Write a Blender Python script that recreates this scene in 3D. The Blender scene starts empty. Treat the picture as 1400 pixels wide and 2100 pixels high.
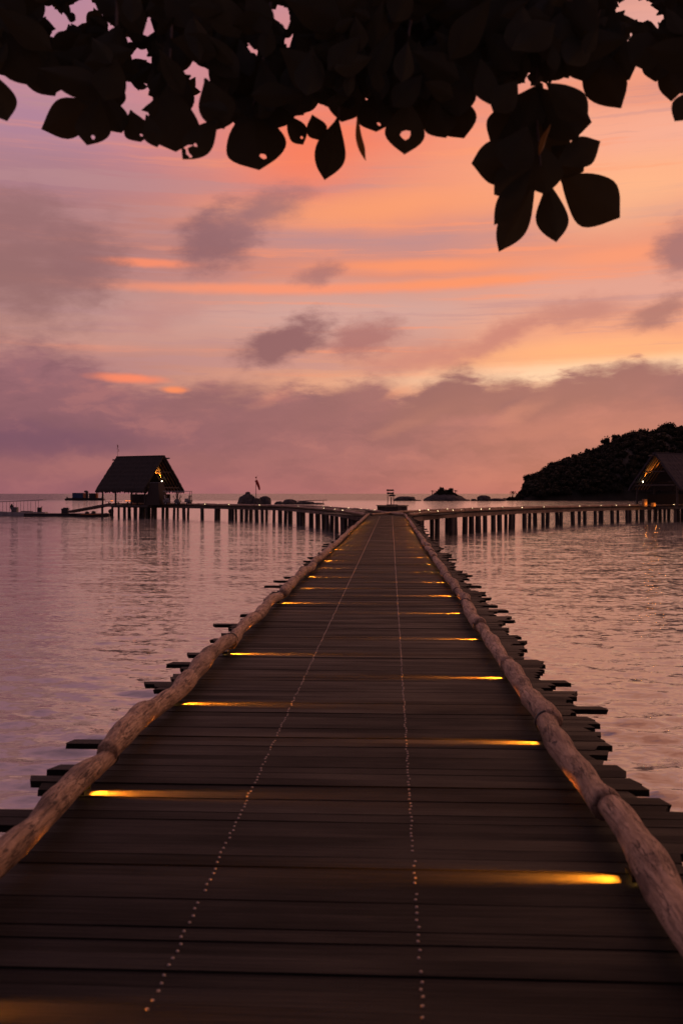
import bpy, math, random
import numpy as np
from mathutils import Vector, Matrix

random.seed(7)
rng = np.random.default_rng(11)
scene = bpy.context.scene
COL = scene.collection
rad = math.radians
PI = math.pi

# ------------------------------------------------------------------ camera
# world: z = 0 is the top of the jetty deck, +Y runs along the jetty, the sea lies at z = SEA
F = 2042.0            # focal length in photo pixels (35 mm lens on a 36 mm tall frame)
HOR = 1012.0
EYE = 1.6
SEA = -1.9
YAW = math.atan((801 - 700) / F)
cam_data = bpy.data.cameras.new('camera')
cam = bpy.data.objects.new('camera', cam_data)
COL.objects.link(cam)
cam.location = (0, 0, EYE)
cam.rotation_euler = (rad(90), 0, YAW)
cam_data.sensor_fit = 'VERTICAL'
cam_data.sensor_height = 36.0
cam_data.lens = 35.0
cam_data.shift_y = -38.0 / 2100.0
cam_data.clip_start = 0.1
cam_data.clip_end = 30000
cam_data.dof.use_dof = True
cam_data.dof.focus_distance = 16.0
cam_data.dof.aperture_fstop = 3.2
scene.camera = cam

FWD = Vector((-math.sin(YAW), math.cos(YAW), 0))
RGT = Vector((math.cos(YAW), math.sin(YAW), 0))


def at(px, py, d):
    """the place seen at photo position (px, py) at forward distance d"""
    return Vector((0, 0, EYE)) + RGT * ((px - 700) / F * d) + FWD * d + Vector((0, 0, (HOR - py) / F * d))


def on_plane(px, py, z):
    return at(px, py, (EYE - z) * F / (py - HOR))


def proj(p):
    v = Vector(p)
    d = v.dot(FWD)
    return 700 + F * v.dot(RGT) / d, HOR - F * (v.z - EYE) / d


# ------------------------------------------------------------------ render settings
scene.render.engine = 'CYCLES'
scene.cycles.use_denoising = True
scene.cycles.max_bounces = 6
scene.cycles.diffuse_bounces = 3
scene.cycles.glossy_bounces = 3
scene.cycles.transmission_bounces = 2
scene.cycles.sample_clamp_indirect = 4.0
scene.view_settings.view_transform = 'Standard'
scene.view_settings.look = 'None'
scene.view_settings.exposure = 0.0
scene.view_settings.gamma = 1.0
scene.view_settings.use_curve_mapping = False


def lin(c):
    c = c / 255.0
    return c / 12.92 if c <= 0.04045 else ((c + 0.055) / 1.055) ** 2.4


def S(r, g, b):
    return (lin(r), lin(g), lin(b), 1.0)


# ------------------------------------------------------------------ node helper
class NT:
    def __init__(self, tree):
        self.t = tree
        self.t.nodes.clear()

    def put(self, sock, v):
        if isinstance(v, bpy.types.NodeSocket):
            self.t.links.new(v, sock)
        elif v is not None:
            try:
                sock.default_value = v
            except Exception:
                sock.default_value = (v, v, v)

    def new(self, kind, **props):
        n = self.t.nodes.new(kind)
        for k, v in props.items():
            setattr(n, k, v)
        return n

    def m(self, op, a, b=None, c=None, clamp=False):
        n = self.new('ShaderNodeMath', operation=op, use_clamp=clamp)
        for i, v in enumerate((a, b, c)):
            if v is not None:
                self.put(n.inputs[i], v)
        return n.outputs[0]

    def vm(self, op, a, b=None, scale=None):
        n = self.new('ShaderNodeVectorMath', operation=op)
        self.put(n.inputs[0], a)
        if b is not None:
            self.put(n.inputs[1], b)
        if scale is not None:
            self.put(n.inputs['Scale'], scale)
        return n.outputs['Value'] if op in ('LENGTH', 'DOT_PRODUCT', 'DISTANCE') else n.outputs['Vector']

    def xyz(self, x, y, z):
        n = self.new('ShaderNodeCombineXYZ')
        for i, v in enumerate((x, y, z)):
            self.put(n.inputs[i], v)
        return n.outputs[0]

    def sep(self, v):
        n = self.new('ShaderNodeSeparateXYZ')
        self.put(n.inputs[0], v)
        return n.outputs

    def rng(self, v, a, b, c=0.0, d=1.0, smooth=True):
        n = self.new('ShaderNodeMapRange', interpolation_type='SMOOTHSTEP' if smooth else 'LINEAR')
        for i, q in enumerate((v, a, b, c, d)):
            self.put(n.inputs[i], q)
        return n.outputs[0]

    def mix(self, f, a, b, blend='MIX'):
        n = self.new('ShaderNodeMix', data_type='RGBA', blend_type=blend)
        self.put(n.inputs[0], f)
        self.put(n.inputs[6], a)
        self.put(n.inputs[7], b)
        return n.outputs[2]

    def noise(self, vec, scale, detail=3.0, rough=0.5, color=False, dist=0.0):
        n = self.new('ShaderNodeTexNoise')
        self.put(n.inputs['Vector'], vec)
        n.inputs['Scale'].default_value = scale
        n.inputs['Detail'].default_value = detail
        n.inputs['Roughness'].default_value = rough
        n.inputs['Distortion'].default_value = dist
        return n.outputs['Color'] if color else n.outputs['Fac']

    def ramp(self, f, stops, interp='EASE'):
        n = self.new('ShaderNodeValToRGB')
        r = n.color_ramp
        r.interpolation = interp
        stops = sorted(stops, key=lambda s: s[0])
        while len(r.elements) < len(stops):
            r.elements.new(0.5)
        for e, (p, c) in zip(r.elements, stops):
            e.position = p
            e.color = c
        self.put(n.inputs[0], f)
        return n.outputs[0]

    def mapping(self, vec, loc=(0, 0, 0), rot=(0, 0, 0), scale=(1, 1, 1), kind='POINT'):
        n = self.new('ShaderNodeMapping', vector_type=kind)
        self.put(n.inputs[0], vec)
        n.inputs[1].default_value = loc
        n.inputs[2].default_value = rot
        n.inputs[3].default_value = scale
        return n.outputs[0]


# ------------------------------------------------------------------ sky (world)
# the dusk sky is laid out in compass degrees: u = azimuth from the view axis, v = elevation
def az_el(px, py):
    u = math.atan((px - 700) / F)
    v = math.atan((HOR - py) / F * math.cos(u))
    return math.degrees(u), math.degrees(v)


world = bpy.data.worlds.new('World')
scene.world = world
world.use_nodes = True
w = NT(world.node_tree)
tc = w.new('ShaderNodeTexCoord')
dirv = tc.outputs['Generated']
rot = w.new('ShaderNodeVectorRotate', rotation_type='Z_AXIS')
w.put(rot.inputs['Vector'], dirv)
rot.inputs['Angle'].default_value = -YAW
sx, sy, sz = w.sep(rot.outputs[0])
U = w.m('MULTIPLY', w.m('ARCTAN2', sx, sy), 180 / PI)
V = w.m('MULTIPLY', w.m('ARCSINE', sz), 180 / PI)
UV = w.xyz(U, V, 0.0)

# turbulence that frays every cloud edge
n1 = w.noise(w.mapping(UV, scale=(0.16, 0.34, 1)), 1.0, 4.0, 0.55, color=True)
warp = w.vm('MULTIPLY', w.vm('SUBTRACT', n1, (0.5, 0.5, 0.5)), (5.0, 2.4, 0.0))
n2 = w.noise(w.mapping(UV, scale=(0.75, 1.3, 1)), 1.0, 4.0, 0.6, color=True)
warp2 = w.vm('MULTIPLY', w.vm('SUBTRACT', n2, (0.5, 0.5, 0.5)), (1.3, 0.8, 0.0))
UVc = w.vm('ADD', w.vm('ADD', UV, w.vm('SCALE', warp, scale=0.32)), warp2)      # clouds
UVs = w.vm('ADD', UV, w.vm('MULTIPLY', warp2, (1.0, 0.28, 0.0)))                 # streaks
UVg = w.vm('ADD', UV, w.vm('MULTIPLY', warp, (0.8, 0.5, 0.0)))                   # gradients
_, Vg, _ = w.sep(UVg)
Ug, _, _ = w.sep(UVg)

VMAX = 90.0


def column(stops):
    out = []
    for v, c in stops:
        out.append((v / VMAX, S(*c)))
    return out


def vel(py):
    return math.degrees(math.atan((HOR - py) / F))


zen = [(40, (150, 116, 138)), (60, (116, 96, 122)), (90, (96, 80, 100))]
left = column([(0, (150, 96, 102)), (vel(900), (146, 96, 104)), (vel(760), (178, 122, 120)), (vel(690), (198, 144, 134)),
               (vel(630), (190, 142, 138)), (vel(560), (166, 116, 116)), (vel(470), (170, 118, 120)),
               (vel(390), (172, 124, 134)), (vel(280), (178, 130, 150)), (vel(130), (188, 134, 152)), (28, (176, 130, 152))] + zen)
mid = column([(0, (172, 110, 107)), (vel(900), (176, 112, 108)), (vel(790), (222, 156, 128)), (vel(730), (204, 142, 128)),
              (vel(640), (206, 160, 152)), (vel(600), (212, 152, 138)), (vel(560), (220, 138, 116)),
              (vel(500), (200, 139, 132)), (vel(440), (232, 144, 116)), (vel(370), (228, 136, 118)), (vel(290), (240, 132, 106)),
              (vel(130), (214, 138, 136)), (28, (196, 138, 148))] + zen)
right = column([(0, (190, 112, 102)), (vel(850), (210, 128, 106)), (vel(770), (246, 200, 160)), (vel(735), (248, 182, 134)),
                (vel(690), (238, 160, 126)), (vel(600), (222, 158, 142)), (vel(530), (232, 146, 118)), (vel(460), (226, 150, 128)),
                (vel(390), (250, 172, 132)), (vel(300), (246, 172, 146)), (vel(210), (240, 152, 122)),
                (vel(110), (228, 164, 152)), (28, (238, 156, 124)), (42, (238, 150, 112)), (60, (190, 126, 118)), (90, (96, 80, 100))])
Vn = w.m('DIVIDE', Vg, VMAX)
cl = w.ramp(Vn, left)
cm = w.ramp(Vn, mid)
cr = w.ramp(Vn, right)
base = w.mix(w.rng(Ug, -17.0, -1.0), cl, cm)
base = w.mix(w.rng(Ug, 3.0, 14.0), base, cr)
# away from the afterglow the sky falls off to dull mauve
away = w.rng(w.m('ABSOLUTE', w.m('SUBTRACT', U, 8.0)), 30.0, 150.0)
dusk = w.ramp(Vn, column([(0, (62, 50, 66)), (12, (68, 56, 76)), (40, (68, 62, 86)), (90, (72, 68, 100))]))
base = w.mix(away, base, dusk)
# streaky high cloud everywhere
st = w.noise(w.mapping(UVg, scale=(0.05, 0.55, 1)), 1.0, 5.0, 0.6)
base = w.mix(w.m('MULTIPLY', w.rng(st, 0.50, 0.75), 0.42), base, S(186, 136, 138))
base = w.mix(w.m('MULTIPLY', w.rng(st, 0.50, 0.28), 0.16), base, S(246, 160, 128))


ero = w.noise(w.mapping(UV, rot=(0, 0, rad(-24)), scale=(0.36, 0.85, 1)), 1.0, 7.0, 0.62)
ero = w.m('MULTIPLY_ADD', ero, 1.9, -0.95)


# thin layered veils: long level streaks, some lit, some grey
sk = w.noise(w.mapping(UVs, scale=(0.045, 1.15, 1)), 1.0, 5.0, 0.62)
band = w.m('MULTIPLY', w.rng(V, 5.0, 8.0), w.rng(V, 26.0, 18.0))
base = w.mix(w.m('MULTIPLY', w.m('MULTIPLY', w.rng(sk, 0.54, 0.68), band), w.rng(U, -16.0, 2.0, 0.25, 0.60)), base, S(250, 148, 108))
base = w.mix(w.m('MULTIPLY', w.m('MULTIPLY', w.rng(sk, 0.47, 0.36), band), 0.45), base, S(186, 138, 140))


def blob(col, px, py, rx, ry, ang, color, strength, soft=0.6, space=None):
    u, v = az_el(px, py)
    k = math.degrees(1 / F)
    q = w.mapping(space if space is not None else UVc, loc=(u, v, 0), rot=(0, 0, rad(ang)), scale=(rx * k, ry * k, 1), kind='TEXTURE')
    d = w.vm('LENGTH', q)
    if space is UVc:
        d = w.m('ADD', d, ero)
    f = w.rng(d, 1.0 + soft, max(0.0, 1.0 - soft), 0.0, strength)
    return w.mix(f, col, S(*color))


c = base
# glowing bands
for a in [(640, 300, 120, 62, 12, (250, 124, 88), 0.75, 0.9), (800, 425, 260, 26, 3, (250, 156, 108), 0.8, 0.9),
          (1010, 340, 200, 60, 6, (252, 160, 118), 0.55, 0.9), (1290, 400, 140, 55, 2, (254, 184, 138), 0.6, 0.9)]:
    c = blob(c, *a[:5], a[5], a[6], a[7], UVg)
for a in [(288, 538, 95, 8, 0, (248, 140, 104), 0.9, 0.6), (600, 592, 360, 10, 0.6, (250, 146, 108), 0.85, 0.7),
          (860, 545, 190, 13, 0.5, (252, 148, 102), 0.85, 0.7), (950, 578, 160, 9, 2, (252, 146, 98), 0.8, 0.7),
          (1290, 522, 130, 15, 3, (250, 152, 112), 0.7, 0.8), (1180, 725, 300, 24, 2, (252, 170, 118), 0.6, 0.9),
          (1190, 762, 330, 18, 2, (250, 212, 176), 0.75, 0.9)]:
    c = blob(c, *a[:5], a[5], a[6], a[7], UVs)
# grey-mauve clouds adrift
for a in [(40, 560, 140, 100, 0, (148, 103, 103), 0.92, 0.8), (172, 530, 62, 64, 0, (148, 102, 104), 0.75, 0.8),
          (40, 445, 70, 50, 0, (152, 106, 108), 0.8, 0.8),
          (440, 490, 78, 50, 20, (144, 98, 103), 0.95, 0.6), (525, 438, 90, 34, 24, (156, 108, 111), 0.85, 0.8),
          (588, 698, 98, 34, 20, (144, 96, 100), 1.0, 0.5), (740, 695, 66, 34, 14, (166, 106, 106), 0.85, 0.6),
          (655, 562, 40, 20, 15, (168, 112, 110), 0.8, 0.7), (1350, 636, 66, 26, 16, (168, 112, 108), 0.9, 0.6),
          (1175, 640, 95, 24, 4, (190, 124, 116), 0.8, 0.8), (1400, 512, 46, 46, 30, (158, 108, 110), 0.9, 0.6),
          (1010, 698, 90, 20, 24, (192, 122, 114), 0.8, 0.8), (880, 728, 110, 22, 12, (196, 126, 118), 0.75, 0.8),
          (330, 640, 90, 26, 12, (188, 126, 122), 0.5, 0.9)]:
    c = blob(c, *a[:5], a[5], a[6], a[7], UVc)

# the bank of cloud above the horizon: billowing top edge, drawn as a curve of elevation over azimuth
top_px = [(-300, 740), (0, 715), (90, 705), (180, 730), (260, 775), (330, 792), (420, 782), (500, 796), (560, 800), (610, 786), (680, 795),
          (760, 788), (830, 820), (880, 782), (955, 757), (1015, 790), (1060, 782), (1105, 796), (1160, 770), (1230, 758),
          (1300, 742), (1345, 758), (1400, 748), (1500, 760), (1750, 790)]
fc = w.new('ShaderNodeFloatCurve')
cu = fc.mapping.curves[0]
U0, U1, VT = -26.0, 28.0, 12.0
pts = []
for x, y in top_px:
    u, v = az_el(x, y)
    pts.append(((u - U0) / (U1 - U0), v / VT))
cu.points[0].location = pts[0]
cu.points[1].location = pts[-1]
for p in pts[1:-1]:
    cu.points.new(*p)
fc.mapping.update()
q1 = w.noise(w.mapping(UV, rot=(0, 0, rad(-14)), scale=(0.22, 0.62, 1)), 1.0, 5.0, 0.6)
q2 = w.noise(w.mapping(UV, rot=(0, 0, rad(-22)), scale=(0.62, 2.1, 1)), 1.0, 7.0, 0.64)
Uc, _, _ = w.sep(w.vm('ADD', UV, w.vm('SCALE', warp2, scale=0.5)))
w.put(fc.inputs['Value'], w.m('DIVIDE', w.m('SUBTRACT', Uc, U0), U1 - U0, clamp=True))
edge = w.m('ADD', w.m('MULTIPLY', fc.outputs[0], VT), w.m('MULTIPLY_ADD', q1, 2.0, -1.0))
dist = w.m('SUBTRACT', w.m('ADD', edge, w.m('MULTIPLY_ADD', q2, 2.6, -1.3)), V)     # > 0 inside the bank
crisp = w.rng(U, -14.0, 8.0, 1.4, 0.62)
bankf = w.rng(dist, w.m('MULTIPLY', crisp, -0.6), crisp)
tex = w.noise(w.mapping(UVc, rot=(0, 0, rad(-20)), scale=(0.20, 0.52, 1)), 1.0, 5.0, 0.58)
bl = w.ramp(w.m('DIVIDE', V, 12.0), [(0.0, S(156, 98, 104)), (0.12, S(148, 94, 100)), (0.28, S(126, 82, 98)), (0.42, S(142, 93, 102)),
                                      (0.58, S(152, 101, 108)), (0.75, S(164, 112, 114)), (1.0, S(176, 124, 124))])
br = w.ramp(w.m('DIVIDE', V, 12.0), [(0.0, S(166, 105, 106)), (0.15, S(156, 100, 105)), (0.28, S(152, 98, 103)), (0.42, S(144, 95, 100)),
                                      (0.55, S(152, 101, 104)), (0.72, S(166, 108, 108)), (1.0, S(190, 126, 118))])
bank = w.mix(w.rng(U, -18.0, 2.0), bl, br)
bank = w.mix(w.m('MULTIPLY', w.rng(tex, 0.50, 0.64), 0.62), bank, S(184, 116, 112))
bank = w.mix(w.m('MULTIPLY', w.rng(tex, 0.52, 0.38), 0.62), bank, S(122, 82, 92))
bank = w.mix(0.30, bank, S(142, 92, 108))
# lit rim just under the top edge, on the afterglow side
rim = w.m('MULTIPLY', w.rng(w.m('ABSOLUTE', w.m('SUBTRACT', dist, 0.10)), 0.30, 0.0), w.rng(U, -8.0, 6.0, 0.0, 0.26))
bank = w.mix(rim, bank, S(236, 160, 130))
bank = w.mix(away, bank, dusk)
c = w.mix(w.m('MULTIPLY', bankf, 0.96), c, bank)
for a in [(900, 812, 78, 34, 24, (138, 92, 97), 0.85, 0.6), (1015, 815, 60, 22, 22, (146, 96, 99), 0.75, 0.6), (1185, 802, 100, 34, 12, (138, 92, 97), 0.8, 0.6), (1310, 768, 66, 26, 8, (146, 97, 100), 0.75, 0.6),
          (700, 822, 80, 26, 18, (142, 94, 99), 0.7, 0.7), (845, 862, 70, 12, 22, (196, 126, 114), 0.5, 0.9), (1075, 838, 60, 13, 24, (204, 132, 116), 0.55, 0.9), (440, 815, 110, 26, 14, (146, 96, 101), 0.6, 0.7),
          (905, 828, 105, 34, 20, (146, 96, 99), 0.75, 0.7), (1190, 800, 120, 30, 8, (148, 97, 101), 0.7, 0.7), (590, 858, 170, 34, 6, (146, 95, 102), 0.6, 0.8),
          (80, 905, 170, 26, -2, (112, 74, 98), 0.7, 0.9), (1360, 790, 70, 24, 10, (150, 98, 102), 0.6, 0.7), (760, 800, 60, 22, 22, (156, 103, 106), 0.6, 0.7),
          (1120, 872, 150, 26, 10, (178, 112, 108), 0.5, 0.9), (1330, 870, 110, 30, 6, (182, 114, 108), 0.5, 0.9), (300, 950, 260, 22, 2, (158, 101, 104), 0.5, 0.9)]:
    c = blob(c, *a[:5], a[5], a[6], a[7], UVc)
# small openings burning through the bank
for a in [(262, 776, 62, 8, -2, (252, 134, 98), 0.9, 0.7), (360, 800, 24, 6, 0, (252, 140, 92), 0.9, 0.7),
          (560, 816, 40, 10, 24, (212, 134, 116), 0.35, 0.95), (812, 806, 26, 7, 20, (226, 146, 116), 0.35, 0.95)]:
    c = blob(c, *a[:5], a[5], a[6], a[7], UVs)
# haze layer right at the horizon, and the dark underside that the sea mirrors from below
c = w.mix(w.rng(V, 1.6, 0.0, 0.0, 0.45), c, w.mix(w.rng(U, -20.0, 14.0), S(146, 93, 103), S(160, 101, 106)))
c = w.mix(w.rng(V, 0.0, -2.0), c, S(90, 62, 64))

SUN_EL, SUN_AZ = rad(2.0), rad(14.0)                 # the afterglow, ahead and to the right
nis = w.new('ShaderNodeTexSky', sky_type='NISHITA')
nis.sun_disc = False
nis.sun_elevation = SUN_EL
nis.sun_rotation = SUN_AZ - YAW
bg1 = w.new('ShaderNodeBackground')
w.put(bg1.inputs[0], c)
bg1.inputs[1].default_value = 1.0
bg2 = w.new('ShaderNodeBackground')
w.put(bg2.inputs[0], nis.outputs[0])
bg2.inputs[1].default_value = 0.006
addsh = w.new('ShaderNodeAddShader')
w.t.links.new(bg1.outputs[0], addsh.inputs[0])
w.t.links.new(bg2.outputs[0], addsh.inputs[1])
wo = w.new('ShaderNodeOutputWorld')
w.t.links.new(addsh.outputs[0], wo.inputs[0])

sun_d = bpy.data.lights.new('afterglow_sun', 'SUN')
sun_d.energy = 0.12
sun_d.angle = rad(60)
sun_d.color = (1.0, 0.55, 0.36)
sun = bpy.data.objects.new('afterglow_sun', sun_d)
COL.objects.link(sun)
saz = SUN_AZ - YAW
sdir = Vector((math.sin(saz) * math.cos(rad(9)), math.cos(saz) * math.cos(rad(9)), math.sin(rad(9))))
sun.rotation_euler = sdir.to_track_quat('Z', 'Y').to_euler()
sun.location = (30, 60, 40)


# ------------------------------------------------------------------ object helpers
def tag(o, label=None, cat=None, group=None, kind=None):
    if label:
        o['label'] = label
    if cat:
        o['category'] = cat
    if group:
        o['group'] = group
    if kind:
        o['kind'] = kind
    return o


def empty(name, loc=(0, 0, 0), rz=0.0):
    o = bpy.data.objects.new(name, None)
    o.empty_display_size = 0.2
    o.location = loc
    o.rotation_euler = (0, 0, rz)
    COL.objects.link(o)
    return o


class MB:
    def __init__(self):
        self.v = []
        self.f = []

    def add(self, vs, fs):
        n = len(self.v)
        self.v.extend([tuple(p) for p in vs])
        self.f.extend([tuple(i + n for i in q) for q in fs])
        return self

    def box(self, c, s, rz=0.0, rx=0.0, ry=0.0):
        M = Matrix.Rotation(rz, 3, 'Z') @ Matrix.Rotation(ry, 3, 'Y') @ Matrix.Rotation(rx, 3, 'X')
        vs = []
        for dz in (-.5, .5):
            for dx, dy in ((-.5, -.5), (.5, -.5), (.5, .5), (-.5, .5)):
                vs.append(Vector(c) + M @ Vector((dx * s[0], dy * s[1], dz * s[2])))
        return self.add(vs, [(3, 2, 1, 0), (4, 5, 6, 7), (0, 1, 5, 4), (1, 2, 6, 5), (2, 3, 7, 6), (3, 0, 4, 7)])

    def beam(self, a, b, wd, ht):
        a, b = Vector(a), Vector(b)
        d = (b - a).normalized()
        up = Vector((0, 0, 1)) if abs(d.z) < 0.95 else Vector((0, 1, 0))
        s = d.cross(up).normalized()
        u = s.cross(d)
        vs = []
        for p in (a, b):
            for i, j in ((-.5, -.5), (.5, -.5), (.5, .5), (-.5, .5)):
                vs.append(p + s * (i * wd) + u * (j * ht))
        return self.add(vs, [(3, 2, 1, 0), (4, 5, 6, 7), (0, 1, 5, 4), (1, 2, 6, 5), (2, 3, 7, 6), (3, 0, 4, 7)])

    def tube(self, pts, rads, n=8, cap=True, jitter=None):
        pts = [Vector(p) for p in pts]
        if not isinstance(rads, (list, tuple)):
            rads = [rads] * len(pts)
        rings = []
        base = len(self.v)
        for i, p in enumerate(pts):
            d = (pts[min(i + 1, len(pts) - 1)] - pts[max(i - 1, 0)]).normalized()
            up = Vector((0, 0, 1)) if abs(d.z) < 0.9 else Vector((1, 0, 0))
            s = d.cross(up).normalized()
            u = s.cross(d)
            for k in range(n):
                a = 2 * PI * k / n
                r = rads[i] * (jitter(i, k) if jitter else 1.0)
                self.v.append(tuple(p + s * (math.cos(a) * r) + u * (math.sin(a) * r)))
        for i in range(len(pts) - 1):
            for k in range(n):
                a = base + i * n + k
                b = base + i * n + (k + 1) % n
                self.f.append((a, b, b + n, a + n))
        if cap:
            self.f.append(tuple(base + k for k in reversed(range(n))))
            self.f.append(tuple(base + (len(pts) - 1) * n + k for k in range(n)))
        return self

    def cyl(self, p, r, h, n=10, r2=None):
        p = Vector(p)
        return self.tube([p, p + Vector((0, 0, h))], [r, r if r2 is None else r2], n)

    def ball(self, c, r, nu=8, nv=5, sc=(1, 1, 1), jit=0.0):
        vs = [(c[0], c[1], c[2] - r * sc[2])]
        for j in range(1, nv):
            t = -PI / 2 + PI * j / nv
            for i in range(nu):
                a = 2 * PI * i / nu
                q = r * (1 + random.uniform(-jit, jit))
                vs.append((c[0] + q * sc[0] * math.cos(t) * math.cos(a), c[1] + q * sc[1] * math.cos(t) * math.sin(a), c[2] + q * sc[2] * math.sin(t)))
        vs.append((c[0], c[1], c[2] + r * sc[2]))
        fs = []
        for i in range(nu):
            fs.append((0, 1 + (i + 1) % nu, 1 + i))
            for j in range(nv - 2):
                a = 1 + j * nu + i
                b = 1 + j * nu + (i + 1) % nu
                fs.append((a, b, b + nu, a + nu))
            fs.append((1 + (nv - 2) * nu + i, 1 + (nv - 2) * nu + (i + 1) % nu, len(vs) - 1))
        return self.add(vs, fs)

    def mesh(self, name, mat, smooth=False):
        me = bpy.data.meshes.new(name)
        me.from_pydata(self.v, [], self.f)
        if smooth:
            me.polygons.foreach_set('use_smooth', [True] * len(me.polygons))
        me.materials.append(mat)
        me.update()
        return me

    def build(self, name, mat, parent=None, smooth=False, kind=None, world=False):
        o = bpy.data.objects.new(name, self.mesh(name, mat, smooth))
        COL.objects.link(o)
        if parent is not None:
            o.parent = parent
            if world:
                M = Matrix.Translation(parent.location) @ parent.rotation_euler.to_matrix().to_4x4()
                o.matrix_parent_inverse = M.inverted()
        if kind:
            o['kind'] = kind
        return o


# ------------------------------------------------------------------ materials
def material(name):
    m = bpy.data.materials.new(name)
    m.use_nodes = True
    return m, NT(m.node_tree)


def finish(nt, color, rough=0.7, metal=0.0, bump=None, bump_d=0.01, bump_s=1.0, ior=None, spec=None, extra=None):
    p = nt.new('ShaderNodeBsdfPrincipled')
    nt.put(p.inputs['Base Color'], color)
    nt.put(p.inputs['Roughness'], rough)
    p.inputs['Metallic'].default_value = metal
    if ior:
        nt.put(p.inputs['IOR'], ior)
    if spec is not None:
        p.inputs['Specular IOR Level'].default_value = spec
    if bump is not None:
        b = nt.new('ShaderNodeBump')
        b.inputs['Distance'].default_value = bump_d
        b.inputs['Strength'].default_value = bump_s
        nt.put(b.inputs['Height'], bump)
        nt.t.links.new(b.outputs[0], p.inputs['Normal'])
    o = nt.new('ShaderNodeOutputMaterial')
    nt.t.links.new(p.outputs[0], o.inputs[0])
    return p


def simple(name, rgb, rough=0.7, var=0.3, scale=4.0, metal=0.0, bump_d=0.004):
    m, nt = material(name)
    t = nt.new('ShaderNodeTexCoord')
    n = nt.noise(t.outputs['Object'], scale, 5.0, 0.6)
    a = tuple(max(0, x * (1 - var)) for x in rgb) + (1,)
    b = tuple(min(1, x * (1 + var)) for x in rgb) + (1,)
    finish(nt, nt.mix(nt.rng(n, 0.3, 0.7), a, b), nt.rng(n, 0.2, 0.8, rough - 0.08, min(1, rough + 0.08)), metal, n, bump_d, 0.6)
    return m


def emitter(name, rgb, strength):
    m, nt = material(name)
    e = nt.new('ShaderNodeEmission')
    e.inputs[0].default_value = tuple(rgb) + (1,)
    e.inputs[1].default_value = strength
    o = nt.new('ShaderNodeOutputMaterial')
    nt.t.links.new(e.outputs[0], o.inputs[0])
    return m


def timber(name, dark, light, rough=(0.55, 0.8), grain=(1.4, 26.0, 26.0), rand=0.5, bump_d=0.003, spec=0.5):
    m, nt = material(name)
    t = nt.new('ShaderNodeTexCoord')
    oi = nt.new('ShaderNodeObjectInfo')
    off = nt.vm('SCALE', (37.0, 91.0, 53.0), scale=oi.outputs['Random'])
    v = nt.vm('ADD', nt.vm('MULTIPLY', t.outputs['Object'], grain), off)
    g = nt.noise(v, 1.0, 6.0, 0.65, dist=0.4)
    g2 = nt.noise(nt.vm('ADD', t.outputs['Object'], off), 1.7, 4.0, 0.6)
    col = nt.mix(nt.rng(g, 0.32, 0.70), dark + (1,), light + (1,))
    col = nt.mix(nt.m('MULTIPLY', nt.rng(g2, 0.45, 0.75), 0.45), col, tuple(x * 0.45 for x in dark) + (1,))
    k = nt.rng(oi.outputs['Random'], 0.0, 1.0, 1 - rand, 1 + rand, smooth=False)
    col = nt.mix(1.0, col, nt.xyz(k, k, k), 'MULTIPLY')
    ro = nt.rng(g2, 0.3, 0.75, rough[0], rough[1])
    finish(nt, col, ro, 0.0, g, bump_d, 0.7, spec=spec)
    return m


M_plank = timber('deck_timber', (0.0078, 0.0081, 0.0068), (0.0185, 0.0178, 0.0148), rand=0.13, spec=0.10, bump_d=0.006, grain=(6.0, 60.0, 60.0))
M_beam = timber('bearer_timber', (0.06, 0.042, 0.032), (0.12, 0.085, 0.062), rand=0.2)
M_fascia = timber('fascia_timber', (0.16, 0.11, 0.075), (0.26, 0.18, 0.12), rand=0.15, grain=(2, 2, 12))
M_pile = timber('pile_timber', (0.035, 0.03, 0.027), (0.07, 0.058, 0.05), grain=(14, 14, 1.2), rand=0.35)


def log_material():
    m, nt = material('driftwood')
    t = nt.new('ShaderNodeTexCoord')
    oi = nt.new('ShaderNodeObjectInfo')
    off = nt.vm('SCALE', (17.0, 61.0, 23.0), scale=oi.outputs['Random'])
    p = nt.vm('ADD', t.outputs['Object'], off)
    g = nt.noise(nt.vm('MULTIPLY', p, (34, 5.0, 34)), 1.0, 6.0, 0.65, dist=0.6)
    patch = nt.noise(nt.vm('MULTIPLY', p, (7, 3.2, 7)), 1.0, 5.0, 0.62)
    spots = nt.noise(nt.vm('MULTIPLY', p, (24, 12, 24)), 1.0, 3.0, 0.5)
    col = nt.mix(nt.rng(g, 0.34, 0.68), (0.34, 0.225, 0.14, 1), (0.66, 0.47, 0.31, 1))
    col = nt.mix(nt.m('MULTIPLY', nt.rng(patch, 0.52, 0.66), 0.72), col, (0.12, 0.07, 0.045, 1))
    col = nt.mix(nt.m('MULTIPLY', nt.rng(spots, 0.64, 0.74), 0.8), col, (0.03, 0.02, 0.016, 1))
    crk = nt.noise(nt.vm('MULTIPLY', p, (46, 2.2, 46)), 1.0, 3.0, 0.5, dist=1.2)
    crack = nt.rng(nt.m('ABSOLUTE', nt.m('SUBTRACT', crk, 0.5)), 0.025, 0.0)
    crack = nt.m('MULTIPLY', crack, nt.rng(patch, 0.35, 0.55))
    col = nt.mix(nt.m('MULTIPLY', crack, 0.85), col, (0.025, 0.016, 0.012, 1))
    k = nt.rng(oi.outputs['Random'], 0.0, 1.0, 0.75, 1.15, smooth=False)
    col = nt.mix(1.0, col, nt.xyz(k, k, k), 'MULTIPLY')
    h = nt.m('SUBTRACT', nt.m('ADD', nt.m('MULTIPLY', g, 0.8), nt.m('MULTIPLY', patch, 0.8)), nt.m('MULTIPLY', crack, 0.6))
    finish(nt, col, 0.72, 0.0, h, 0.022, 1.0)
    return m


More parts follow.
